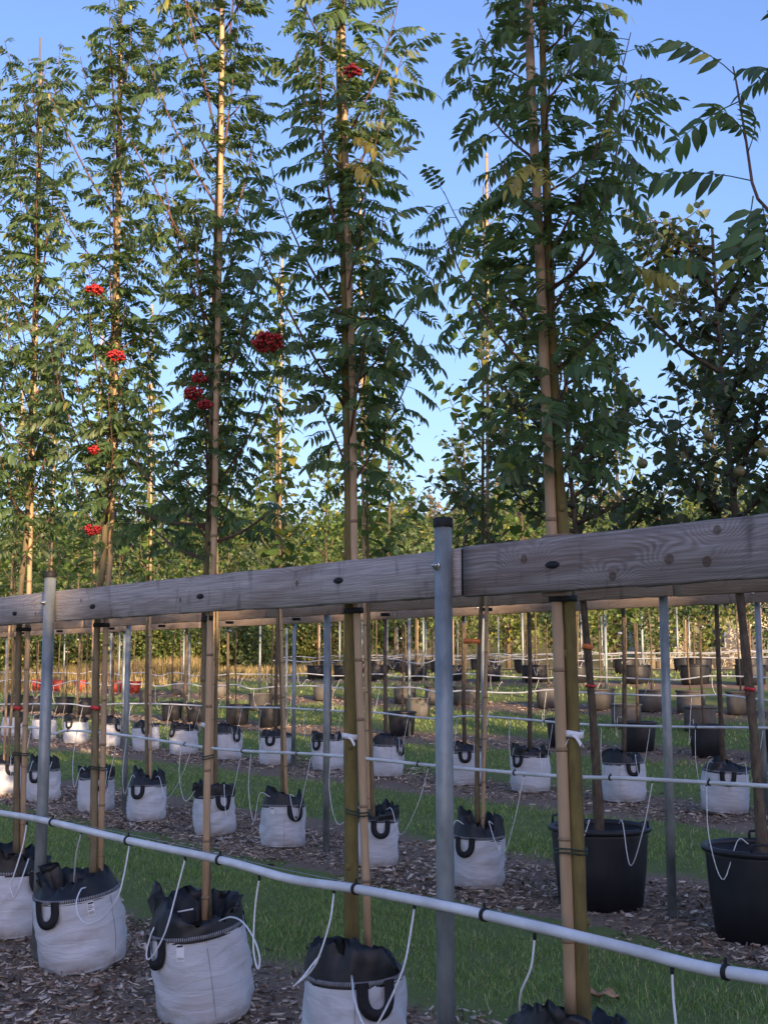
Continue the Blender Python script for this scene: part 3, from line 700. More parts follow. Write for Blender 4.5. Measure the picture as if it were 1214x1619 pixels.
# right plank with its big knots placed as in the photograph
t_r0 = tj-2.6; cR = (t_r0+tj-.006)/2
kn = []
for px, py, kr in ((828, 884, .016), (1057, 884, .018), (1117, 888, .017), (968, 911, .016), (1133, 838, .015)):
    q = P(px, py, .0); kn.append((t_of(q)-cR, q[2]-(BZ0+BZ1)/2, kr))
M['wood_b'] = wood_mat('grey_plank_right', kn, 5.3, *GREY)
plank(rail, t_r0, tj-.006, .0, .045, BZ0, BZ1, M['wood_b'], 2)
plank(rail, tj+.006, tj+4.6, .0, .045, BZ0+.004, BZ1-.004, M['wood_a'], 3)
gs = row_xy(tj, .022); v, f = box(-.0055, .0055, -.022, .020, BZ0+.006, BZ1-.008)
o = MB().add(v, f).build('joint_strip', M['rubber'], rail, False, (gs[0], gs[1], 0)); o.rotation_euler = (0, 0, math.atan2(D[1], D[0]))
for k in (-1, 0, 1, 2):
    c = row_xy(tm+gap*k, -.0345)
    post(rail, (c[0], c[1], 0), 1.995, .030, bolt_z=1.84, face=norm(np.array([-.75, -.66])))
TR = {}
SPEC = [ # trunk pixels bottom to top, stake pixels, trunk radius, crown base, label
 ('a', [(-62, 1330), (-58, 985), (-50, 700), (-35, 300), (-25, -40)], [(-70, 1330), (-70, 985), (-60, 600), (-40, 150)], .021, 2.05, 'rowan tree at the far end of the front rail, left of the capped post'),
 ('b', [(27, 1352), (31, 985), (42, 850), (48, 700), (56, 450), (60, 250), (64, 60)], [(35, 1350), (45, 985), (50, 800), (56, 600), (62, 300), (65, 105)], .021, 2.15, 'sunlit rowan tree with a bare cane tip rising above its crown'),
 ('c', [(148, 1398), (154, 985), (163, 900), (170, 750), (180, 500), (186, 300), (189, 100), (191, -120)], [(159, 1392), (168, 985), (175, 880), (181, 700), (186, 450), (190, 200), (191, -40)], .021, 2.1, 'rowan tree with four red berry clusters, just right of the shorter capped post'),
 ('d', [(331, 1460), (323, 975), (327, 890), (332, 750), (339, 450), (345, 250), (350, 0), (352, -150)], [(324, 1455), (333, 972), (338, 880), (342, 650), (348, 350), (351, 100), (352, -120)], .016, 2.0, 'rowan tree with a big red berry cluster out on its right side'),
 ('e', [(557, 1535), (553, 960), (553, 850), (550, 700), (546, 500), (541, 300), (536, 100), (533, -150)], [(582, 1500), (572, 1200), (564, 965), (560, 860), (557, 600), (549, 350), (543, 100), (540, -80)], .029, 2.2, 'rowan tree with thick pale olive trunk left of the central post'),
 ('f', [(922, 1612), (914, 1400), (907, 1200), (899, 950), (891, 850), (880, 700), (871, 500), (864, 300), (858, 100), (852, -250)], [(902, 1605), (897, 1450), (888, 1200), (880, 950), (873, 860), (866, 700), (857, 500), (848, 300), (838, 100), (832, -150)], .027, 2.12, 'mossy yellow-green rowan trunk with dense dark crown right of the central post'),
]
BERRY = {'c': [(150, 460, .10), (185, 562, .09), (150, 712, .07), (147, 838, .09)], 'd': [(315, 597, .07), (305, 622, .09), (324, 640, .07), (424, 541, .13)], 'e': [(557, 112, .07)]}
OT = .105
for key, tp, sp_, r0, zl, lab in SPEC:
    i = 'abcdef'.index(key)
    def ext(br, lv, base, r, key=key):
        if key == 'f':                           # the ochre limb that leaves the trunk to the right
            q = spline([P(874, 455, OT), P(895, 440, OT-.02), P(925, 415, OT-.05), P(942, 392, OT-.07), P(940, 372, OT-.07)], 9); br.add(*tube(q-base, np.linspace(.008, .004, 9), 6))
            for a in ((960, 375), (985, 385), (945, 350), (1005, 400), (925, 365), (1000, 430)):
                d = norm(P(a[0], a[1]+15, OT-.1)-q[-2]); lv.put(q[-2] if a[0] < 990 else q[-2]+d*.08, d, np.array([0, -.2, 1.]), .95)
        if key == 'd':
            for tgt in ((200, 800), (205, 720), (440, 800), (235, 830)):
                p0 = at_height(np.array([P(325, 890, OT), P(332, 750, OT)]), 1.98+r.uniform(0, .2)); q = spline([p0, (p0+P(*tgt, OT))/2+np.array([0, 0, -.03]), P(*tgt, OT)], 9)
                br.add(*tube(q-base, np.linspace(.009, .003, 9), 6))
                for s in np.linspace(.45, 1, 7):
                    p, tn = along(q, s); a = r.uniform(0, 6.28); lv.put(p, norm(np.array([math.cos(a), math.sin(a)*.6, -.1])+tn*.3), np.array([0, 0, 1.])+r.normal(0, .25, 3), 1.05)
    trunk = np.array([P(x, y, OT) for x, y in tp])
    trunk = np.concatenate([[[trunk[0][0], trunk[0][1], .30]], trunk[1:]]) if trunk[0][2] > .3 else trunk
    zh = {'b': 5.1}.get(key, 5.3)
    root, tr, base = rowan_tree(trunk, r0, zl, min(zh, trunk[-1][2]+.05), 100+i, lab, n_obj=290, extra=ext,
        el={'f': (22, 55), 'e': (28, 62)}.get(key, (26, 62)), lat_gap={'b': .058, 'f': .075, 'e': .07}.get(key, .058), Lmax={'f': .62, 'e': .64, 'd': .84, 'c': .84, 'b': .8}.get(key, .6), bark={'f': 'bark_moss', 'e': 'bark_moss'}.get(key, 'bark'), lscale={'f': 1.12, 'e': 1.05}.get(key, .96), thin={'f': .7, 'e': 1.0}.get(key, 1.3))
    for bx, by, bs in BERRY.get(key, []):
        berry_cluster(root, base, P(bx, by, OT-(.30 if bs > .12 else .20)), bs, bx)
    spts = np.array([P(x, y, {'e': OT, 'b': OT+.03, 'c': OT+.03}.get(key, OT-.035)) for x, y in sp_])
    zts = {'b': (1.0,), 'c': (.98,), 'e': (.95,), 'f': (.93, 2.35), 'd': (1.1,), 'a': ()}[key]
    e, cane = stake(spts, .0155 if key != 'f' else .019, {'a': 'bamboo cane tied to the last rowan trunk left of the shorter capped post', 'b': 'bamboo cane whose pale tip stands bare above a rowan crown', 'c': 'bamboo cane right of the shorter capped post, beside a red-taped trunk', 'd': 'split pale bamboo cane in front of a trunk with a white tag', 'e': 'slim bamboo cane on the right side of a thick olive trunk', 'f': 'stout bamboo cane left of the mossy yellow-green trunk'}[key], 'bamboo canes of the front row',
        ties=[(z, (lambda zz, tr=tr: at_height(tr, zz))) for z in zts], seed=i)
    TR[key] = (tr, cane, base, r0)
    a, b = at_height(tr, BZ0-.03), at_height(cane, BZ0-.03)
    ring_tie(rail, 'rubber_tie', [a, b], [r0*.85, .016], BZ0-.030, M['rubber'], .022)
    c = P({'a': -75, 'b': 24, 'c': 147, 'd': 317, 'e': 535, 'f': 873}[key], {'a': 985, 'b': 970, 'c': 959, 'd': 943, 'e': 918, 'f': 893}[key], 0)
    iv, if_ = ico(1, 2); al = np.array([D[0], D[1], 0]); Rm = np.stack([al, np.array([NV[0], NV[1], 0]), [0, 0, 1.]], -1)
    MB().add((iv*np.array([.030, .010, .012]))@Rm.T+c, if_).build('rubber_plug', M['rubber'], rail, True)
    v, f = box(-.05, .05, -.016, .012, -.006, .006); p2 = P(0, 0, 0)*0+np.array([*row_xy(t_of(a), .05), BZ1+.006])
    if key == 'f': MB().add(v@Rm.T+p2, f).build('wood_shim', M['wood_far'], rail); MB().add(v@Rm.T+np.array([p2[0], p2[1], BZ0-.008]), f).build('wood_shim', M['wood_far'], rail)
for c in rail.children: c.location = Vector(c.location)-Vector(rail.location)
# the rowan beyond the right edge whose twig hangs into the picture
def ext_right(br, lv, base, r):
    q = spline([P(1330, 420, OT-.05), P(1240, 350, OT-.2), P(1195, 310, OT-.25), P(1180, 230, OT-.25), P(1165, 140, OT-.25), P(1158, 105, OT-.25)], 14); br.add(*tube(q-base, np.linspace(.0055, .002, 14), 6))
    for (ax, ay), (bx, by), s in (((1186, 285), (1110, 285), 1.), ((1190, 310), (1180, 380), 1.05), ((1178, 225), (1165, 195), .8), ((1168, 160), (1110, 200), 1.0), ((1163, 120), (1105, 85), .95), ((1163, 118), (1214, 110), .9), ((1182, 240), (1195, 200), .8), ((1200, 315), (1214, 370), .9)):
        p0 = P(ax, ay, OT-.25); d = norm(P(bx, by, OT-.32)-p0); lv.put(p0, norm(d+np.array([0, 0, .12])), norm(np.array([.2, -1., .55])), s*1.35)
tg_ = np.array([P(x, y, OT) for x, y in [(1440, 1700), (1404, 960), (1375, 500), (1350, 100), (1330, -300)]]); tg_[0][2] = .3
rowan_tree(tg_, .026, 2.2, float(tg_[-1][2])-.02, 140, 'rowan tree right of the mossy trunk, its leafy twig hanging against the sky', n_obj=120, extra=ext_right, lat_gap=.085, Lmax=.42, thin=.4)
# yellowed leaves
for (px, py, o, dx, kk, who) in ((846, 262, -.14, .1, 0, 'f'), (852, 258, -.15, -.6, 1, 'f'), (968, 415, -.1, 1, 2, 'f'), (1000, 425, -.1, 1, 0, 'f'), (548, 215, -.1, .8, 1, 'e'), (545, 255, -.1, .5, 2, 'e')):
    root = [x for x in bpy.data.objects if x.name.startswith('rowan_tree') and x["label"] == [s for s in SPEC if s[0] == who][0][5]][0]
    o_ = bpy.data.objects.new('leaf', LM_Y[kk]); o_.parent = root; Rm = frames(np.array([[dx, -.5, -.35]]), np.array([[0, -.6, 1.]]))[0]
    o_.matrix_basis = Matrix.Translation(P(px, py, OT+o)-np.array(root.location))@Matrix(Rm.tolist()).to_4x4(); col.objects.link(o_); o_["label"] = "yellowing compound leaf"

# bags of the front row
def face_ang(p, da=0): return math.atan2(-p[1], -p[0])+da
bspec = [('b', (18, 1420), .42, .37, .17, [.75], .2, (0, 0), 'white grow bag behind the shorter capped post, tall black flap rising behind'),
         ('c', (133, 1470), .44, .38, .10, [-.72, 2.4], .30, (R(5), R(-6)), 'white grow bag with a print label, right beside the shorter capped post'),
         ('d', (328, 1530), .42, .40, .15, [-1.0, 2.2], -.35, (R(6), R(-7)), 'leaning white grow bag with a print label and big black flaps folded out'),
         ('e', (562, 1590), .385, .38, .11, [.42, 3.5], 2.6, (R(1), R(-1)), 'white grow bag with a wide black handle facing, at the thick olive trunk'),
         ('f', (908, 1640), .42, .36, .13, [2.6, 5.7], 3.0, (0, R(-3)), 'grow bag at the mossy trunk, its black liner peaked beside a cane')]
BAGS1 = {}
for i, (key, px, Dm, H, lh, hs, ta, tilt, lab) in enumerate(bspec):
    g = G(px[0], OT, 1480); fa = face_ang(g)
    parts = bag_parts(40+i, Dm, H, lh, [fa+h for h in hs], fa+ta)
    BAGS1[key] = make_bag(parts, (g[0], g[1], .0), 0, lab, 'white grow bags of the front row', tilt, has_tag=key in 'cd')
for (bx, by), lab, sd in (((tg_[0][0], tg_[0][1]), 'white grow bag under the rowan at the right end of the front row', 46), ((TR['a'][2][0], TR['a'][2][1]), 'white grow bag under the last rowan left of the shorter capped post', 47)):
    fa = math.atan2(-by, -bx); make_bag(bag_parts(sd, .41, .38, .11, [fa+.5, fa+3.6], fa-.3), (bx, by, 0), 0, lab, 'white grow bags of the front row', has_tag=False)
# ribbons on the front trunks
def on_trunk(key, z, with_cane=False):
    tr, cane, base, r0 = TR[key]; a = at_height(tr, z); return ([a, at_height(cane, z)], [r0, .016]) if with_cane else ([a], [r0*1.06])
for key, py, m, lab, en in (('e', 1168, 'white', 'white plastic ribbon knotted round the thick olive trunk', 2), ('f', 1166, 'white', 'white plastic ribbon bow on the mossy trunk', 2), ('c', 1122, 'red', 'red tape on the trunk right of the shorter capped post', 0), ('b', 1122, 'red', 'red tape on the trunk left of the shorter capped post', 0), ('d', 1150, 'white', 'white paper tag hanging on the slim trunk behind a split cane', 1)):
    z = P(SPEC['abcdef'.index(key)][1][1][0], py, OT)[2]; pts, rad = on_trunk(key, z)
    ribbon(pts, rad, z, M[m], lab, 'ribbon', None, en, .02)

# irrigation pipe, wire, drip tubes of the front row
OP = -.088
pp = [(-160, 1262), (-60, 1272), (0, 1285), (70, 1297), (200, 1328), (350, 1360), (460, 1390), (560, 1405), (700, 1432), (860, 1468), (1000, 1502), (1110, 1530), (1214, 1547), (1340, 1570)]
ppw = np.array([P(x, y, OP) for x, y in pp])
pe, ppts = pipe(ppw, .0165, 'thick white irrigation pipe running along the front rail', None, [])
def frac_at(px, pts): x, y, d = proj(pts); return float(np.interp(px, x, np.linspace(0, 1, len(pts))))
for px in (-2, 84, 203, 348, 563, 766, 1148):
    s = frac_at(px, ppts); p, tn = along(ppts, s); p = p-np.array(pe.location)
    m = MB().add(*tube([p-tn*.007, p-tn*.006, p+tn*.006, p+tn*.007], [.017, .0215, .0215, .017], 12)); m.add(*tube([p+[0, .006, .018], p+[0, .008, .034]], .0045, 6)); m.build('clip', M['rubber'], pe, True)
def pxpath(lst): return np.array([P(x, y, o) for x, y, o in lst])
for lst in ([(43, 1303, OP), (36, 1340, -.12), (22, 1385, -.16), (17, 1403, -.17), (24, 1419, -.17), (33, 1395, -.16), (46, 1358, -.05)],
            [(129, 1316, OP), (121, 1350, -.06), (118, 1385, 0), (117, 1398, .02)],
            [(205, 1336, OP), (196, 1385, -.13), (186, 1420, -.16), (165, 1450, -.17), (141, 1461, -.18), (126, 1450, -.18), (121, 1428, -.16), (128, 1407, -.1), (136, 1403, -.06)],
            [(293, 1358, OP), (277, 1420, -.13), (263, 1470, -.17), (246, 1505, -.19), (234, 1517, -.19), (233, 1500, -.18), (245, 1465, -.15), (268, 1446, -.08), (306, 1437, .0)],
            [(410, 1389, OP), (404, 1430, -.1), (401, 1480, -.12), (402, 1510, -.13), (408, 1532, -.13), (411, 1515, -.12), (402, 1485, -.12), (384, 1458, -.1), (365, 1450, -.05), (347, 1456, .0)],
            [(528, 1411, OP), (522, 1455, -.12), (507, 1505, -.15), (492, 1535, -.16), (464, 1560, -.17), (478, 1546, -.16), (505, 1512, -.08), (522, 1504, .0), (530, 1507, .03)],
            [(655, 1436, OP), (648, 1480, -.13), (640, 1522, -.16), (624, 1565, -.18), (602, 1610, -.2), (586, 1632, -.2), (570, 1610, -.19), (560, 1578, -.17), (556, 1543, -.05)],
            [(845, 1482, OP), (839, 1530, -.1), (823, 1570, -.1), (824, 1600, -.05), (850, 1590, .0), (870, 1592, .04)],
            [(1062, 1537, OP), (1064, 1580, -.1), (1068, 1625, -.12), (1066, 1690, -.12), (1010, 1720, -.1)]):
    drip(pe, pxpath(lst), .0036)
wp = np.array([P(x, y, OP+.03) for x, y in [(-100, 1262), (200, 1318), (420, 1368), (566, 1398), (766, 1436), (940, 1478), (1100, 1517), (1214, 1541), (1330, 1566)]])
b0 = wp[0].copy(); wr = tag(MB().add(*tube(spline(wp, 40)-b0, .0013, 5)).build('support_wire', M['wire'], None, True, tuple(b0)), 'thin steel wire stretched just above the front irrigation pipe', 'wire')

# ------------------------------------------------------------------ SECOND ROW
def crown_shoots(r, trunk, base, z_lo, z_hi, gap, Lmax, el, kind, leaf_gap, lscale, twig_r=.006, up=(64, 82), hang=0.):
    br, lv = MB(), Leaves(); zc = z_lo; k = 0
    while zc < z_hi-.08:
        f = (zc-z_lo)/(z_hi-z_lo); p0 = at_height(trunk, zc); az = k*GA+r.uniform(-.5, .5); L = Lmax*(1-.55*f)*r.uniform(.6, 1.25)
        pts = shoot_path(p0, az, R(r.uniform(*el)), R(r.uniform(*up)), L, 7, r, .16); br.add(*tube(pts-base, np.linspace(twig_r*(2. if kind == 'quince' else 1.)*(.6+L), .0016, 8), 5))
        subs = [pts]
        if kind == 'quince':
            for s in (.2, .32, .44, .56, .68, .8, .9):
                p, tn = along(pts, s); q = shoot_path(p, az+r.choice([-1, 1])*r.uniform(.5, 1.3), R(r.uniform(5, 50)), R(r.uniform(20, 75)), L*r.uniform(.25, .5), 5, r, .25); br.add(*tube(q-base, np.linspace(.0045, .0014, 6), 4)); subs.append(q)
        for q in subs:
            LL = np.linalg.norm(np.diff(q, axis=0), axis=1).sum(); n = int(LL/leaf_gap)+2
            for i in range(n):
                s = .1+.92*i/n; p, tn = along(q, min(s, 1)); a2 = i*GA+r.uniform(-.4, .4); x = norm(np.cross(tn, [.1, 0, 1.])); y = np.cross(tn, x)
                d = norm(x*math.cos(a2)+y*math.sin(a2)+tn*.45+np.array([0, 0, r.uniform(-.35, .2)-hang])); lv.put(p, d, norm(np.array([0, 0, 1.])+r.normal(0, .45, 3)), lscale*r.uniform(.65, 1.15))
        zc += gap*r.uniform(.6, 1.4); k += 1
    return br, lv
def young_tree(name, trunk, r0, z_lo, z_hi, kind, seed, label, cat, group, bark, n_obj, gap=.09, Lmax=.6, el=(25, 50), leaf_gap=.045, lscale=1., up=(64, 82), hang=0., check=True):
    r = np.random.default_rng(seed); trunk = spline(np.asarray(trunk, float), 60); base = trunk[0].copy(); root = empty(name, base, label, cat, group)
    z = trunk[:, 2]-base[2]; rad = r0*(1-.75*np.clip(z/(trunk[-1][2]-base[2]), 0, 1))*(1+(.10 if bark == 'bark_dark' else .06)*(np.sin(z*9+seed)*np.sin(z*3.7+1)+.6*np.sin(z*21+1)))
    MB().add(*tube(trunk-base, rad, 10)).build('trunk', M[bark], root, True)
    br, lv = crown_shoots(r, trunk, base, z_lo, z_hi, gap, Lmax, el, kind, leaf_gap, lscale, up=up, hang=hang)
    br.build('branches', M[bark], root, True); lv.emit(root, base, kind, n_obj, r, check); return root, trunk
O2 = 3.2
row2 = [(-40, None), (10, 2), (70, -2), (152, -4), (232, -3), (340, 0), (447, 0), (590, -6), (755, -13)]
bagv = [bag_parts(60+i, .375, .355, lh, [-1.57+h, 1.57+h], -1.57+ta) for i, (lh, h, ta) in enumerate(((.11, .45, -.7), (.10, .25, .8), (.14, -.5, .9), (.12, .55, -.5)))]
SIDE2 = ['fifth', 'sixth', 'seventh', 'eighth']
r2 = np.random.default_rng(5)
lab2 = {755: ('beside the central post', 'with a tall black flap peaked on one side'), 590: ('behind the thick olive trunk', 'with a looped handle and drip tube'), 447: ('between the two galvanised posts of its row', 'with crumpled black liner'), 340: ('right behind the split cane', 'with liner drawn to a point'), 232: ('just right of a taped trunk pair', 'with two pointed flaps like ears'), 152: ('behind the trunk with red tape', 'slumped, its liner flopping over the side'), 70: ('behind the shorter capped post', ''), 10: ('left of the shorter capped post', ''), -40: ('at the end of its row', '')}
for i, (px, lean) in enumerate(row2):
    g = G(px, O2); fa = face_ang(g); k = {755: 2, 590: 1, 447: 3, 340: 0, 232: 2, 152: 1}.get(px, i % 4)
    wh, how = lab2[px]
    make_bag(bagv[k], (g[0], g[1], g[2]-.004), fa+math.pi/2+(math.pi if False else 0), (f'white grow bag {wh}, {how}' if how else f'white second-row grow bag {wh}'), 'white grow bags of the second row', (r2.normal(0, .03), r2.normal(0, .03)), has_tag=px in (755, 447))
    top = np.array([g[0]+r2.normal(0, .05)-.03, g[1]+r2.normal(0, .05), 4.9+r2.uniform(-.2, .3)]); bt = np.array([g[0], g[1], g[2]+.28]); mid = bt*.55+top*.45+np.array([r2.normal(0, .02), 0, 0])
    if lean is None: lean = 0
    young_tree('linden_tree', [bt, bt*.8+top*.2+np.array([r2.normal(0, .012), 0, 0]), mid, top], .019, 2.15, 4.95, 'linden', 200+i, f'slim second-row linden with heart-shaped leaves {wh}', 'tree', 'linden trees of the second row', 'bark', 150, gap=.075, Lmax=.62, leaf_gap=.042, hang=.35)
    sd = np.array([-.032, -.02, 0]) if i % 2 else np.array([.034, -.02, 0])
    stake([bt+sd+[0, 0, .02], mid+sd*1.0, top+sd*.8+np.array([0, 0, .25])], .0145, f'bamboo cane tied to the linden {wh}', 'bamboo canes of the second row', seed=30+i)
# quinces in big black pots
qa = G(950, 3.3); qb = G(1207, 3.3); qc = G(1545, 3.3)
fr_p = []
for nm, q, tp, lab, sd in (('l', qa, [(948, 1330), (938, 1150), (921, 945), (906, 800), (898, 700), (890, 520)], 'spreading quince tree with orange tape on its trunk, in a big black pot', 301), ('r', qb, [(1206, 1340), (1190, 1150), (1168, 930), (1160, 800), (1145, 650), (1130, 450), (1125, 360)], 'spreading quince tree with fruit and a red ribbon on its knobbly trunk', 302), ('o', qc, [(1545, 1340), (1530, 930), (1500, 700), (1470, 450)], 'quince tree at the open end of the second row', 303)):
    make_pot(PP['big'][0], PP['big'][1], q, {'l': 2.2, 'r': 1.0, 'o': 0}[nm], {'l': 'big black plastic pot holding the tree with orange tape', 'r': 'big black plastic pot holding the tree with red ribbon', 'o': 'big black plastic pot at the open end of the second row'}[nm], 'big black pots of the second row')
    tk = np.array([P(x, y, 3.3) for x, y in tp]); tk[0][2] = .36
    for i in range(1, len(tk)): tk[i][1] += .0
    root, tr = young_tree('quince_tree', tk, .033, 2.0, float(tk[-1][2])-.02, 'quince', sd, lab, 'tree', 'quince trees in big black pots', 'bark_dark', 290 if nm != 'o' else 60, gap=.072, Lmax=1.05 if nm != 'o' else .8, el=(2, 42), leaf_gap=.034, up=(30, 72), lscale=1.15)
    TR['q'+nm] = (tr, tr, tk[0], .028)
    if nm != 'o':
        for (fx, fy) in ((1015, 733), (1063, 697)) if nm == 'l' else ((1206, 715), (1168, 745), (1120, 690)):
            iv, if_ = ico(.033, 2); iv = iv*np.array([1, 1, .92])*(1+.05*np.sin(iv[:, :1]*120)); fo = MB().add(iv, if_).build('fruit', M['fruit'], root, True, tuple(P(fx, fy, 2.9)-tk[0])); fo["label"] = "round yellow-green quince fruit"
            MB().add(*tube([(0, 0, .03), (.004, 0, .06)], .003, 5)).build('stalk', M['twig'], fo)
for key, py, m, lab, en, wd in (('ql', 1026, 'orange', 'orange tape wrapped round a dark trunk right of the mossy one', 0, .032), ('ql', 1086, 'red', 'red ribbon tied below orange tape on a dark trunk', 1, .014), ('qr', 1092, 'red', 'red ribbon tied round the knobbly dark trunk', 1, .018)):
    tr = TR[key][0]; x0 = {'ql': 930, 'qr': 1182}[key]; z = P(x0, py, 3.3)[2]; ribbon([at_height(tr, z)], [.032 if key == 'ql' else .031], z, M[m], lab, 'ribbon', None, en, wd)
g = G(755, O2); z = P(748, 1017, O2)[2]
ribbon([np.array([g[0]-.06, g[1], z]), np.array([g[0]+.01, g[1], z])], [.022, .022], z, M['orange'], 'orange tape round the cane and trunk right of the central post', 'ribbon', None, 0, .03)

def rail_row(o, z0, z1, t_posts, t0, t1, m, label, group, post_o, rad=.028, top=None, joint=None, tie_ts=(), bolts=True):
    c = row_xy(t_posts[0], o); root = empty('support_rail', (c[0], c[1], float(hgt(o))), label, 'rail', group)
    ts = [t0]+list(joint or [])+[t1]
    for k in range(len(ts)-1): plank(root, ts[k]+.006, ts[k+1]-.006, o-.022, o+.022, z0+.003*(k % 2), z1-.003*(k % 2), m, int(o*7)+k)
    for t in t_posts:
        c = row_xy(t, post_o); gz = float(hgt(post_o)); ps = post(root, (c[0], c[1], gz), top or z1+.03, rad)
        if bolts: q = row_xy(t, o-.0225); bolt(root, (q[0], q[1], z0+.085), FACE)
    for t in tie_ts:
        q = row_xy(t, o+.05); ring_tie(root, 'rubber_tie', [np.array([q[0]-.015, q[1], 0]), np.array([q[0]+.015, q[1], 0])], [.018, .018], z0-.03, M['rubber'], .024)
    for c in root.children: c.location = Vector(c.location)-Vector(root.location)
    return root
t21, t22 = t_of(G(1075, 3.4)), t_of(G(527, 3.4)); g2 = t22-t21
jt = t_of(P(1083, 925, 3.37))
rail_row(3.37-.10, 1.925, 2.095, [t21-g2, t21, t22, t22+g2, t22+2*g2], t21-2.2, t22+2*g2+1, M['wood_far'], 'plank rail of the second row bolted to galvanised posts', 'rails of the rows behind', 3.37-.046, joint=[jt, t22-.3, t22+g2*1.0+.9], tie_ts=[t_of(G(px, 3.2)) for px, _ in row2])
pr2 = [(-60, 1144), (0, 1149), (60, 1151), (85, 1160), (112, 1155), (200, 1163), (320, 1181), (400, 1188), (520, 1194), (700, 1212), (880, 1227), (1000, 1231), (1214, 1243), (1330, 1250)]
pw2 = np.array([P(x, y, O2-.16) for x, y in pr2]); pe2, pp2 = pipe(pw2, .0125, 'white irrigation pipe looping along the second row of bags', None, [frac_at(x, np.array([*pw2])) for x in (25, 110, 292, 385, 476, 663, 810, 968, 1122)])
def auto_drip(e, pts, s, tgt, sag, r, rad=.0028, bow=.12):
    p0, tn = along(pts, s); p0 = p0+np.array([0, 0, -.012]); tgt = np.asarray(tgt); fx = np.array([FACE[0], FACE[1], 0])
    low = (p0+tgt)/2; low[2] = min(p0[2], tgt[2])-sag; low = low+fx*bow*.5
    a = p0*.7+low*.3; a[2] = p0[2]*.45+low[2]*.55; b = low*.4+tgt*.6; b[2] = tgt[2]+.045; b = b+np.array([tn[0], tn[1], 0])*r.uniform(-.08, .08)
    drip(e, np.array([p0, a+fx*.03, low, b, tgt+np.array([0, 0, .03])]), rad, 24, fit=True)
for px, _ in row2+[(950, 0), (1207, 0)]:
    g = G(px, O2); s0 = frac_at(px, pp2); big = px in (950, 1207); top_z = .51 if big else .40
    for ds, sg in ((.035, 1), (-.03, -1)):
        s = s0+ds*r2.uniform(.7, 1.3)
        if 0 < s < 1: auto_drip(pe2, pp2, s, np.array([g[0]+sg*.10, g[1]-.12, g[2]+top_z]), r2.uniform(.08, .2), r2)

# ------------------------------------------------------------------ THIRD ROW
O3 = 7.15; row3 = [20, 70, 120, 178, 232, 290, 360, 435, 520, 610, 735, 838, 987, 1145, 1300]
bag3 = [bag_parts(80+i, .44, .40, lh, [-1.57+h, 1.57+h], -1.57+ta) for i, (lh, h, ta) in enumerate(((.11, .5, -.7), (.08, -.1, .8), (.10, -.55, .9)))]
r3 = np.random.default_rng(11)
protoT = {}
def far_tree(name, h_tr, z_lo, z_hi, rad_c, n, kind_m, seed, lsc, bark, label, cat, group, shape='ball', limbs=7, r0=.022):
    """trunk, limbs and a crown of single leaves spread in clumps"""
    r = np.random.default_rng(seed); root = empty(name, (0, 0, 0), label, cat, group)
    tp = np.array([[0, 0, -.02], [r.normal(0, .02), r.normal(0, .02), h_tr*.35], [r.normal(0, .03), r.normal(0, .03), h_tr*.7], [0, 0, h_tr]]); tp = spline(tp, 14)
    MB().add(*tube(tp, np.linspace(r0, r0*.4, 14), 8)).build('trunk', M[bark], root, True)
    br = MB(); cl = []
    for k in range(limbs):
        z = z_lo+(z_hi-z_lo)*(k+.3)/limbs*.85; f = (z-z_lo)/(z_hi-z_lo); prof = math.sin(math.pi*min(max(f*.8+.22, 0), 1)) if shape == 'ball' else (1-.75*f)
        L = rad_c*prof*r.uniform(.7, 1.15); p0 = at_height(tp, min(z, h_tr-.02)); q = shoot_path(p0, k*GA+r.uniform(-.4, .4), R(r.uniform(10, 40)), R(r.uniform(25, 70)), L*1.15, 5, r, .2)
        br.add(*tube(q, np.linspace(r0*.4, .003, 6), 4)); cl += [q[2], q[3], q[4], q[5]]
    br.build('branches', M[bark], root, True); cl = np.array(cl)
    c = cl[r.integers(0, len(cl), n)]; pos = c+r.normal(0, 1, (n, 3))*np.array([.34, .34, .26])*rad_c*.62
    dr = r.normal(0, 1, (n, 3)); dr[:, 2] -= .25; up = r.normal(0, .6, (n, 3))+[0, 0, 1]
    f = place(V_FAR, r.integers(0, 2, n), pos, frames(dr, up), lsc*r.uniform(.6, 1.2, n)).build('foliage', M[kind_m], root, True); f["kind"] = "stuff"
    return root
def put(proto, loc, rz, sc=1., label=None, group=None, first=[set()]):
    o = proto if proto.name not in first[0] else copy_tree(proto)
    first[0].add(proto.name); o.location = tuple(loc); o.rotation_euler = (0, 0, rz); o.scale = (sc, sc, sc)
    if label: o["label"] = label
    if group: o["group"] = group
    return o
T3 = [far_tree('young_tree', 4.3, 2.15, 4.5, .46, 620, k, 400+i, .95, 'bark_dark', 'young tree with a narrow leafy crown standing in a white bag of the third row', 'tree', 'young trees of the third row', 'cone', 16, .028) for i, k in enumerate(('generic', 'quince', 'linden'))]
for i, px in enumerate(row3):
    g = G(px, O3); fa = face_ang(g)
    make_bag(bag3[i % 3], (g[0], g[1], g[2]-.005), fa+math.pi/2+r3.normal(0, .3), 'white grow bag with crumpled black liner in the third row', 'white grow bags of the third row', (r3.normal(0, .03), r3.normal(0, .03)), has_tag=False)
    put(T3[i % 3], (g[0], g[1], g[2]+.33), r3.uniform(0, 6.28), r3.uniform(.92, 1.05), ('mid-green', 'dark green', 'bright green')[i % 3]+' narrow young tree standing in a white bag of the third row')
    if i % 2 == 0 or px in (610, 735):
        z = 1.93+r3.uniform(-.1, .12); ribbon([np.array([g[0], g[1], 0])], [.026], z, M['white'], 'white label band round a slim trunk of the third row', 'label band', 'white bands of the third row', 1, .022, 'label_band')
tp3 = [t_of(G(x, O3-.02)) for x in (1214, 770, 468, 197, 10)]
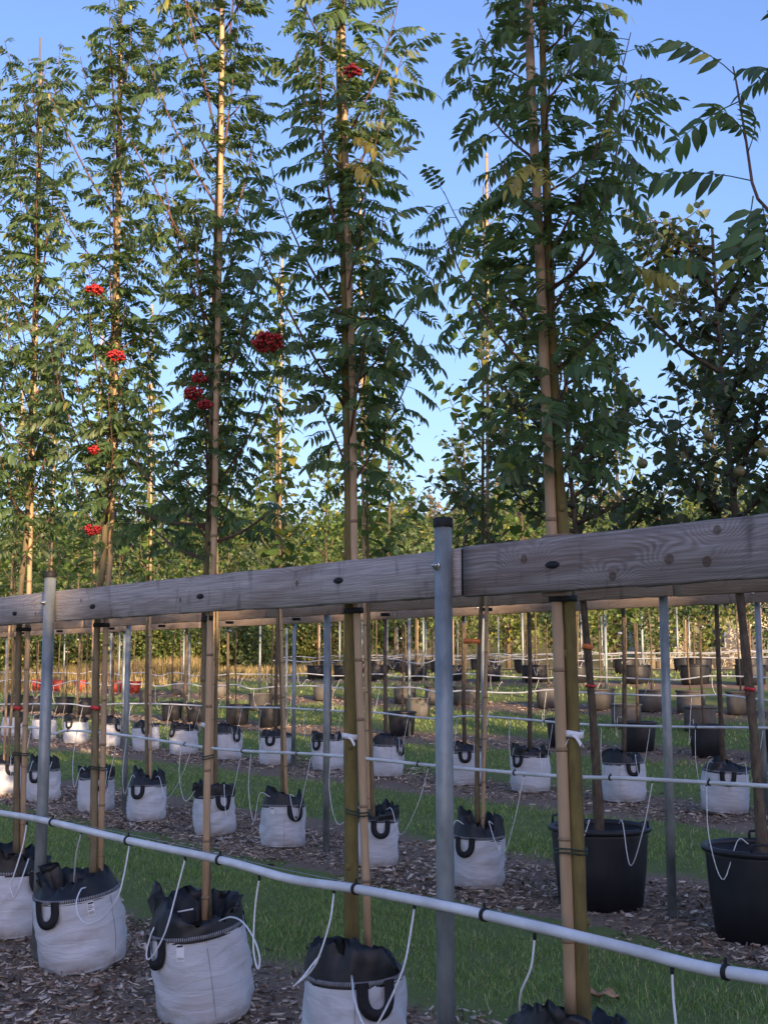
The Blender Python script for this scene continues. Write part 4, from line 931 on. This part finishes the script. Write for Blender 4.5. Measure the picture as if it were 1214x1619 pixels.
rail_row(O3-.12, 2.09, 2.26, tp3, tp3[0]-1.5, tp3[-1]+2, M['wood_far'], 'plank rail of the third row catching warm evening light', 'rails of the rows behind', O3-.066, joint=[t_of(P(925, 960, O3)), t_of(P(640, 975, O3)), t_of(P(330, 1000, O3))])
pr3 = [(-40, 1114), (40, 1113), (110, 1113), (140, 1117), (180, 1113), (260, 1113), (360, 1118), (440, 1119), (530, 1124), (590, 1126), (680, 1136), (740, 1132), (800, 1135), (880, 1142), (940, 1146), (1055, 1149), (1214, 1151), (1300, 1153)]
pw3 = np.array([P(x, y, O3-.2) for x, y in pr3]); pe3, pp3 = pipe(pw3, .0125, 'white irrigation pipe of the third row, just above its bags', None, [.1, .3, .45, .6, .75, .9])
for px in row3[1:-1]:
    g = G(px, O3); s0 = frac_at(px, pp3)
    for ds, sg in ((.022, 1), (-.02, -1)): auto_drip(pe3, pp3, s0+ds*r3.uniform(.6, 1.3), np.array([g[0]+sg*.11, g[1]-.12, g[2]+.42]), r3.uniform(.1, .25), r3, .0026)

# ------------------------------------------------------------------ ROWS BEHIND
def frustum_ts(o, gap, r, lo=-30, hi=1244, jit=.12):
    a, b = t_of(G(hi, o)), t_of(G(lo, o)); n = max(int((b-a)/gap), 1); return [a+(b-a)*(k+.5)/n+r.normal(0, jit) for k in range(n)]
r4 = np.random.default_rng(21)
T4 = [far_tree('standard_tree', 3.0, 1.4, 3.2, .52, 620, k, 420+i, .95, 'bark_dark', 'young standard tree with a rounded crown in a black pot of the fourth row', 'tree', 'standard trees of the fourth row', 'ball', 10, .019) for i, k in enumerate(('generic', 'dark', 'linden'))]
O4 = 10.5
for i, px in enumerate((-20, 22, 56, 102, 135, 272, 312, 376, 427, 635, 890, 1010, 1118, 1240)):
    g = G(px, O4); make_pot(PP['black'][0], PP['black'][1], g, r4.uniform(0, 6), 'black plastic pot of the fourth row', 'black pots of the fourth row')
    put(T4[i % 3], (g[0]+r4.normal(0, .03), g[1], g[2]+.30), r4.uniform(0, 6.28), r4.uniform(.92, 1.08), ('mid-green', 'dark green', 'bright green')[i % 3]+' round-crowned young tree in a black pot of the fourth row')
    if i % 3 == 0: ribbon([np.array([g[0], g[1], 0])], [.021], g[2]+1.55+r4.uniform(-.1, .1), M['white'], 'white label band on a trunk of the fourth row', 'label band', 'white bands of the fourth row', 1, .022, 'label_band')
def back_rail(o, z_rel, gap, label, zpipe, pr, wav=.03, beam=True):
    ta, tb = t_of(G(1250, o)), t_of(G(-40 if o < 15 else 470, o)); ts = list(np.arange(ta, tb, gap)); gz = float(hgt(o))
    if beam: rail_row(o-.1, gz+z_rel, gz+z_rel+.17, ts, ta-1, tb+1, M['wood_far'], f'plank rail on galvanised posts of the {label} row', 'rails of the rows behind', o-.046, joint=ts[1::2], bolts=False)
    else:
        for t in ts:
            c = row_xy(t, o); root = empty('steel_post', (c[0], c[1], float(hgt(o))), f'bare galvanised steel post of the {label} row', 'post', f'posts of the {label} row')
            ps = post(root, (0, 0, 0), z_rel+r4.uniform(-.05, .1), .026)
    n = int((tb-ta)/.55)+2; q = np.array([[*row_xy(t, o-.22), gz+zpipe+r4.normal(0, wav)] for t in np.linspace(ta-1, tb+1, n)])
    e, pts = pipe(q, .0125, f'white irrigation pipe of the {label} row', None, [], n=n*3)
    for t in np.arange(ta, tb, 1.25):
        s = (t-ta+1)/(tb-ta+2); p0, tn = along(pts, s); gx = row_xy(t+r4.uniform(-.4, .4), o-.1); auto_drip(e, pts, s, np.array([gx[0], gx[1], gz+.40]), r4.uniform(.05, .25), r4, .0028)
back_rail(O4, 1.92, 3.5, 'fourth', .76, None, beam=False)
O45 = 12.35
for i, px in enumerate((235, 410, 660, 990, 1106)):
    g = G(px, O45); make_pot(PP['grey'][0], PP['grey'][1], g, r4.uniform(0, 6), 'taupe container standing in the grass behind the black pots', 'taupe containers behind the fourth row')
O5 = 14.0
T5 = [far_tree('standard_tree', 2.9, 1.3, 3.1, .58, 560, k, 440+i, 1.1, 'bark_dark', 'slim standard tree with loose crown in the fifth row', 'tree', 'standard trees of the fifth row', 'ball', 9, .018) for i, k in enumerate(('generic', 'dark', 'lime'))]
for i, px in enumerate((-15, 60, 92, 128, 183, 212, 285, 345, 440, 512, 640, 690, 735, 868, 950, 1030, 1092, 1172, 1250)):
    g = G(px, O5); red = px < 220; pk = PP['red'] if red else PP['grey']
    make_pot(pk[0], pk[1], g, r4.uniform(0, 6), 'red plastic pot at the sunny end of the fifth row' if red else 'taupe plastic pot of the fifth row', 'red pots of the fifth row' if red else 'taupe pots of the fifth row')
    put(T5[i % 3], (g[0], g[1], g[2]+.25), r4.uniform(0, 6.28), r4.uniform(.9, 1.1), ('mid-green', 'dark green', 'pale yellowish')[i % 3]+' loose-crowned young tree in a '+('red' if red else 'taupe')+' pot of the fifth row')
back_rail(O5, 1.75, 3.6, 'fifth', .56, None, beam=False)
T6 = [far_tree('young_tree', 3.6, 1.9, 3.9, .60, 520, k, 460+i, 1.25, 'bark_dark', 'young tree in a dark pot among the farthest rows', 'tree', 'young trees of the farthest rows', 'ball', 10, .022) for i, k in enumerate(('lime', 'generic', 'linden', 'generic'))]
for ri, (o, gp, nm, lo) in enumerate(((17.5, 1.4, 'sixth', 470), (21., 1.7, 'seventh', 500), (24.5, 1.9, 'eighth', 540), (28., 2.1, 'ninth', 560))):
    for i, t in enumerate(frustum_ts(o, gp, r4, lo)):
        c = row_xy(t, o); g = (c[0], c[1], float(hgt(o))); pk = PP['red'] if False else PP['dark']
        make_pot(pk[0], pk[1], g, r4.uniform(0, 6), ('red' if pk is PP['red'] else 'dark')+f' plastic pot of the {nm} row', f'pots of the {nm} row')
        put(T6[int(r4.integers(0, 4))], (g[0], g[1], g[2]+.27), r4.uniform(0, 6.28), r4.uniform(.9, 1.15), f'young tree in a pot of the {nm} row', f'young trees of the {nm} row')
        if ri < 3 and r4.random() < .55: q = np.array([g[0]+.05, g[1]-.03, g[2]+.2]); stake([q, q+[0, 0, 1.], q+[.02, 0, 2.3]], .013, f'bamboo cane in a pot of the {nm} row', f'canes of the {nm} row', seed=i)
    back_rail(o, 1.7, 3.4, nm, .5, None, beam=False)

# ------------------------------------------------------------------ BACKDROP: belts of trees, dry grass, building
TB = [far_tree('hedgerow_tree', 5.2, .5, 5.6, 1.55, 3600, k, 500+i, 1.75, 'bark_dark', 'bushy tree', 'tree', 'trees of the hedgerow', 'ball', 26, .09) for i, k in enumerate(('generic', 'dark', 'lime', 'linden'))]
rb = np.random.default_rng(31); nB = 0
for i in range(34):                              # dense belt on the left and behind the rows
    px = -80+i*40+rb.normal(0, 8); Zd = 50+rb.normal(0, 2.2)+(px > 500)*4; x = (px-CX)/F*Zd
    if px > 640 and i % 2: continue
    kk = int(rb.choice([0, 1, 1, 3])) if px < 420 else int(rb.choice([2, 0, 3, 3, 2]))
    put(TB[kk], (x, Zd, ground_at(x, Zd)-.05), rb.uniform(0, 6.28), rb.uniform(.95, 1.25)*(1.05 if px < 420 else 1.08), ['mid-green', 'dark green', 'pale yellow-green', 'bright green'][kk]+' bushy tree in the hedgerow behind the nursery rows')
TS = [far_tree('shrub', 1.6, .1, 2.0, 1.0, 1500, k, 520+i, 1.2, 'bark_dark', 'shrub', 'shrub', 'shrubs at the field edge', 'ball', 16, .03) for i, k in enumerate(('autumn', 'lime', 'generic'))]
for i in range(36):
    px = -60+i*17+rb.normal(0, 6); Zd = 44.5+rb.normal(0, 1.0); x = (px-CX)/F*Zd; kk = int(rb.choice([0, 1, 2, 1]))
    put(TS[kk], (x, Zd, ground_at(x, Zd)-.05), rb.uniform(0, 6.28), rb.uniform(.85, 1.3), ['rusty', 'pale yellow', 'green'][kk]+' leafy shrub at the edge of the sunlit field')
def blades(n, gen, hmin, hmax, wd, bend, m, name, label, seed, cat='grass'):
    r = np.random.default_rng(seed); xy = gen(r, n); n = len(xy); h = r.uniform(hmin, hmax, n); a = r.uniform(0, 6.28, n); w = wd*r.uniform(.6, 1.3, n)
    z = hgt(xy[:, 0]*NV[0]+xy[:, 1]*NV[1]-O0)-.004; b = np.column_stack([xy, z]); sd = np.column_stack([np.cos(a), np.sin(a), 0*a]); ln = np.column_stack([-np.sin(a), np.cos(a), 0*a])*(r.normal(0, bend, n)*h)[:, None]
    up = np.array([0, 0, 1.])*h[:, None]; V = np.stack([b-sd*w[:, None], b+sd*w[:, None], b+up*.55+ln*.35+sd*w[:, None]*.7, b+up*.55+ln*.35-sd*w[:, None]*.7, b+up*.95+ln], 1)
    i = np.arange(n)[:, None]*5
    return tag(MB().add(V.reshape(-1, 3), i+np.array([[0, 1, 2, 3]]), i+np.array([[3, 2, 4]])).build(name, m), label, cat, kind='stuff')
def gen_px(x0, x1, z0, z1):
    def g(r, n): Zd = r.uniform(z0, z1, n); return np.column_stack([(r.uniform(x0, x1, n)-CX)/F*Zd, Zd])
    return g
blades(9000, gen_px(-60, 330, 39.5, 43), .25, .75, .012, .5, M['straw'], 'dry_grass', 'tall straw-coloured grass at the sunlit field edge', 1)
blades(9000, gen_px(100, 560, 36.5, 44), .06, .35, .016, .5, M['straw'], 'dry_grass', 'short dry sunlit grass beyond the fifth row', 2)
# building behind the far rows
M['wall'] = simple('beige_render', (.48, .42, .32), (.58, .51, .40), 3, .9, 0, (1, 1, 1), .1, .01, .2)
M['roof'] = simple('grey_roof', (.12, .11, .11), (.2, .18, .17), 4, .8, 0, (1, 1, 1), .2, .01, .2)
M['glass'] = simple('window_glass', (.03, .04, .05), (.06, .07, .08), 2, .1, 0, (1, 1, 1), 0)
def building():
    Zd = 62; x = (1120-CX)/F*Zd; gz = ground_at(x, Zd); e = empty('farm_building', (x, Zd, gz), 'low beige building seen between the far trunks', 'building')
    MB().add(*box(-3.4, 7, 0, 6, -.2, 2.7)).build('wall', M['wall'], e)
    MB().add(np.array([(-3.8, -.4, 2.703), (7.4, -.4, 2.703), (7.4, 6.4, 2.703), (-3.8, 6.4, 2.703), (-3.8, 3, 4.3), (7.4, 3, 4.3)]), np.array([(0, 1, 5, 4), (2, 3, 4, 5), (3, 2, 1, 0)]), np.array([(0, 4, 3), (1, 2, 5)])).build('roof', M['roof'], e)
    for wx in (-2.2, .2, 4.6):
        f = MB().add(*box(wx-.55, wx+.55, -.05, -.004, 1.0, 2.1)).build('window', M['white'], e); MB().add(*box(wx-.47, wx+.47, -.07, -.052, 1.08, 2.02)).build('pane', M['glass'], f)
    d = MB().add(*box(2.0, 3.0, -.05, -.004, -.1, 2.05)).build('door', M['roof'], e); MB().add(*box(2.85, 2.9, -.09, -.052, .95, 1.0)).build('handle', M['bolt'], d)
building()
# unseen trees added behind the viewer, tops shaped to shade the foreground
def belt():
    r = np.random.default_rng(77); tv = np.array([-math.sin(SUN_A), math.cos(SUN_A)]); sd = np.array([math.cos(SUN_A), math.sin(SUN_A)]); pro = []
    for k in range(3):
        n = 2600; zz = (1-r.beta(1.05, 1.25, n)*.99); w = .75*np.clip((1-zz)/.22, .10, 1); a = r.uniform(0, 6.28, n); q = np.sqrt(r.random(n))*w
        f = place(V_FAR, r.integers(0, 2, n), np.column_stack([np.cos(a)*q, np.sin(a)*q, zz*7]), frames(r.normal(0, 1, (n, 3)), r.normal(0, 1, (n, 3))), 2.6*r.uniform(.7, 1.3, n)).mesh('foliage')
        f.materials.append(M['dark']); t = MB().add(*tube([(0, 0, 0), (0, 0, 3), (0, 0, 6.4)], [.09, .06, .02], 6)).mesh('trunk', True); t.materials.append(M['bark_dark']); pro.append((f, t))
    for k in range(50):
        s = -5.5+.82*(k//2)+r.normal(0, .08); top = np.interp(s, [-6, .2, .5, 2.2, 2.6, 3.8, 4.2, 5.4, 5.9, 8, 10, 16], [7.8, 7.8, 8.4, 9.0, 9.0, 9.0, 9.9, 9.9, 8.8, 8.8, 9.4, 9.4])+r.normal(0, .22)-(k % 2)*.5
        c = -tv*(17.5+1.1*(k % 2))+sd*s; e = empty('evergreen_tree', (c[0], c[1], 0), 'dense dark evergreen in the tall belt that shades the front rows', 'tree', 'evergreen belt on the sunset side', r.uniform(0, 6.28))
        f, t = pro[k % 3]; ob('foliage', f, None, e)["kind"] = "stuff"; ob('trunk', t, None, e); e.scale = (1, 1, top/7)
belt()

# ------------------------------------------------------------------ ground cover: bark chips, lawn
def chips(n, gen, lmin, lmax, seed, label):
    r = np.random.default_rng(seed); xy = gen(r, n); n = len(xy); z = hgt(xy[:, 0]*NV[0]+xy[:, 1]*NV[1]-O0)+np.abs(r.normal(.004, .012, n))
    var = []
    for k in range(5):
        w = r.uniform(.16, .42); b = r.uniform(-.12, .12)
        v = np.array([(-.5, -w*.3, 0), (-.42, w*.35, .02), (-.05, w*.5, b), (.02, -w*.5, b+.03), (.5, w*.1, 0), (.38, -w*.42, .02)])
        v2 = v-np.array([0, 0, .09]); V = np.concatenate([v, v2]); var.append((V, [np.array([(0, 3, 2, 1), (3, 5, 4, 2)]), np.array([(0, 1, 7, 6), (1, 2, 8, 7), (2, 4, 10, 8), (4, 5, 11, 10), (5, 3, 9, 11), (3, 0, 6, 9)])]))
    d = r.normal(0, 1, (n, 3)); d[:, 2] *= .25; up = r.normal(0, .32, (n, 3))+[0, 0, 1]; s = lmin+(lmax-lmin)*r.random(n)**2.2
    return tag(place(var, r.integers(0, 5, n), np.column_stack([xy, z]), frames(d, up), s).build('bark_chips', M['chip']), label, 'bark mulch', kind='stuff')
def gen_bed(o0, o1, lo=-60, hi=1270, edge=.22):
    def g(r, n):
        o = r.uniform(o0-edge, o1+edge, n); ta, tb = t_of(G(hi, o1)), t_of(G(lo, o1)); ta -= 1.2; tb += .5; t = r.uniform(ta, tb, n)
        wob = .16*np.sin(t*2.3+o0)+.10*np.sin(t*5.1+1); inn = np.minimum(o-(o0+wob), (o1+wob*.7)-o); keep = r.random(n) < np.clip(inn/edge+.35, .05, 1)
        xy = t[:, None]*D+(o+O0)[:, None]*NV; return xy[keep]
    return g
chips(34000, gen_bed(-.95, .85), .014, .065, 51, 'loose bark chips round the bags of the front row')
chips(34000, gen_bed(2.65, 4.15), .016, .075, 52, 'loose bark chips round the bags and pots of the second row')
chips(14000, gen_bed(6.55, 7.75), .025, .08, 53, 'loose bark chips under the third row')
chips(8000, gen_bed(10.1, 10.95), .03, .09, 54, 'loose bark chips under the fourth row')
chips(5000, gen_bed(13.6, 14.4), .04, .10, 55, 'loose bark chips under the fifth row')
def gen_lawn(o0, o1, lo=-60, hi=1270, edge=.3, tmin=None):
    def g(r, n):
        o = r.uniform(o0-edge, o1+edge, n); ta, tb = t_of(G(hi, o1)), t_of(G(lo, o1)); ta -= 1.; tb += .5; t = r.uniform(ta, tb, n)
        wob = .15*np.sin(t*1.9+o0)+.08*np.sin(t*4.7); inn = np.minimum(o-(o0+wob), (o1+wob*.6)-o); pat = .5+.5*np.sin(t*2.7+1.3*np.sin(o*3.1))*np.sin(o*4.3+1.7*np.sin(t*1.3))
        keep = r.random(n) < np.clip(inn/edge+.3, .04, 1)*(.22+.78*pat); return (t[:, None]*D+(o+O0)[:, None]*NV)[keep]
    return g
blades(150000, gen_lawn(1.0, 2.45), .016, .046, .0023, 1.0, M['grass'], 'lawn_grass', 'short green grass between the front row and the second row', 61)
blades(86000, gen_lawn(4.3, 6.35), .018, .05, .0037, 1.0, M['grass'], 'lawn_grass', 'short green grass between the second and third rows', 62)
blades(56000, gen_lawn(7.9, 10.0), .02, .055, .006, 1.0, M['grass'], 'lawn_grass', 'short green grass between the third and fourth rows', 63)
blades(42000, gen_lawn(11.1, 13.5), .025, .06, .008, 1.0, M['grass'], 'lawn_grass', 'short green grass between the fourth and fifth rows', 64)
blades(32000, gen_lawn(14.6, 24), .03, .09, .009, .55, M['grass'], 'lawn_grass', 'short green grass under the farthest rows', 65)
blades(14000, gen_lawn(-3.2, -1.2, 100, 1500), .025, .06, .003, .55, M['grass'], 'lawn_grass', 'short green grass in front of the front row', 66)
# one dry leaf on the lawn
g = P(952, 1572, 0); k = (0.03-EYE)/(g[2]-EYE); lp = np.array([0, 0, EYE])+(g-np.array([0, 0, EYE]))*k
rr = np.random.default_rng(4); A, B = np.meshgrid(np.linspace(-1, 1, 13), np.linspace(-1, 1, 9), indexing='ij')
wd = np.sqrt(np.clip(1-A**2, 0.02, 1))*(.8+.2*np.cos(A*9)); V = np.stack([A*.075, B*wd*.045, .022*np.abs(np.sin(B*4+A*2))+.012*np.sin(A*5)], -1).reshape(-1, 3)
i, j = np.meshgrid(np.arange(12), np.arange(8), indexing='ij'); Q = np.stack([i*9+j, (i+1)*9+j, (i+1)*9+j+1, i*9+j+1], -1).reshape(-1, 4)
fl = MB().add(V, Q).build('fallen_leaf', M['dryleaf'], None, True, (lp[0], lp[1], .022)); fl.rotation_euler = (0, 0, -.35); tag(fl, 'curled dry brown leaf lying on the grass', 'leaf')
for pr in T3+T4+T5+T6+TB+TS:                    # prototypes that no spot used
    if tuple(pr.location) == (0, 0, 0):
        for c in list(pr.children): bpy.data.objects.remove(c)
        bpy.data.objects.remove(pr)
print("tris", sum(len(m.loops)-2*len(m.polygons) for m in bpy.data.meshes if m.users), "objects", len(bpy.data.objects))
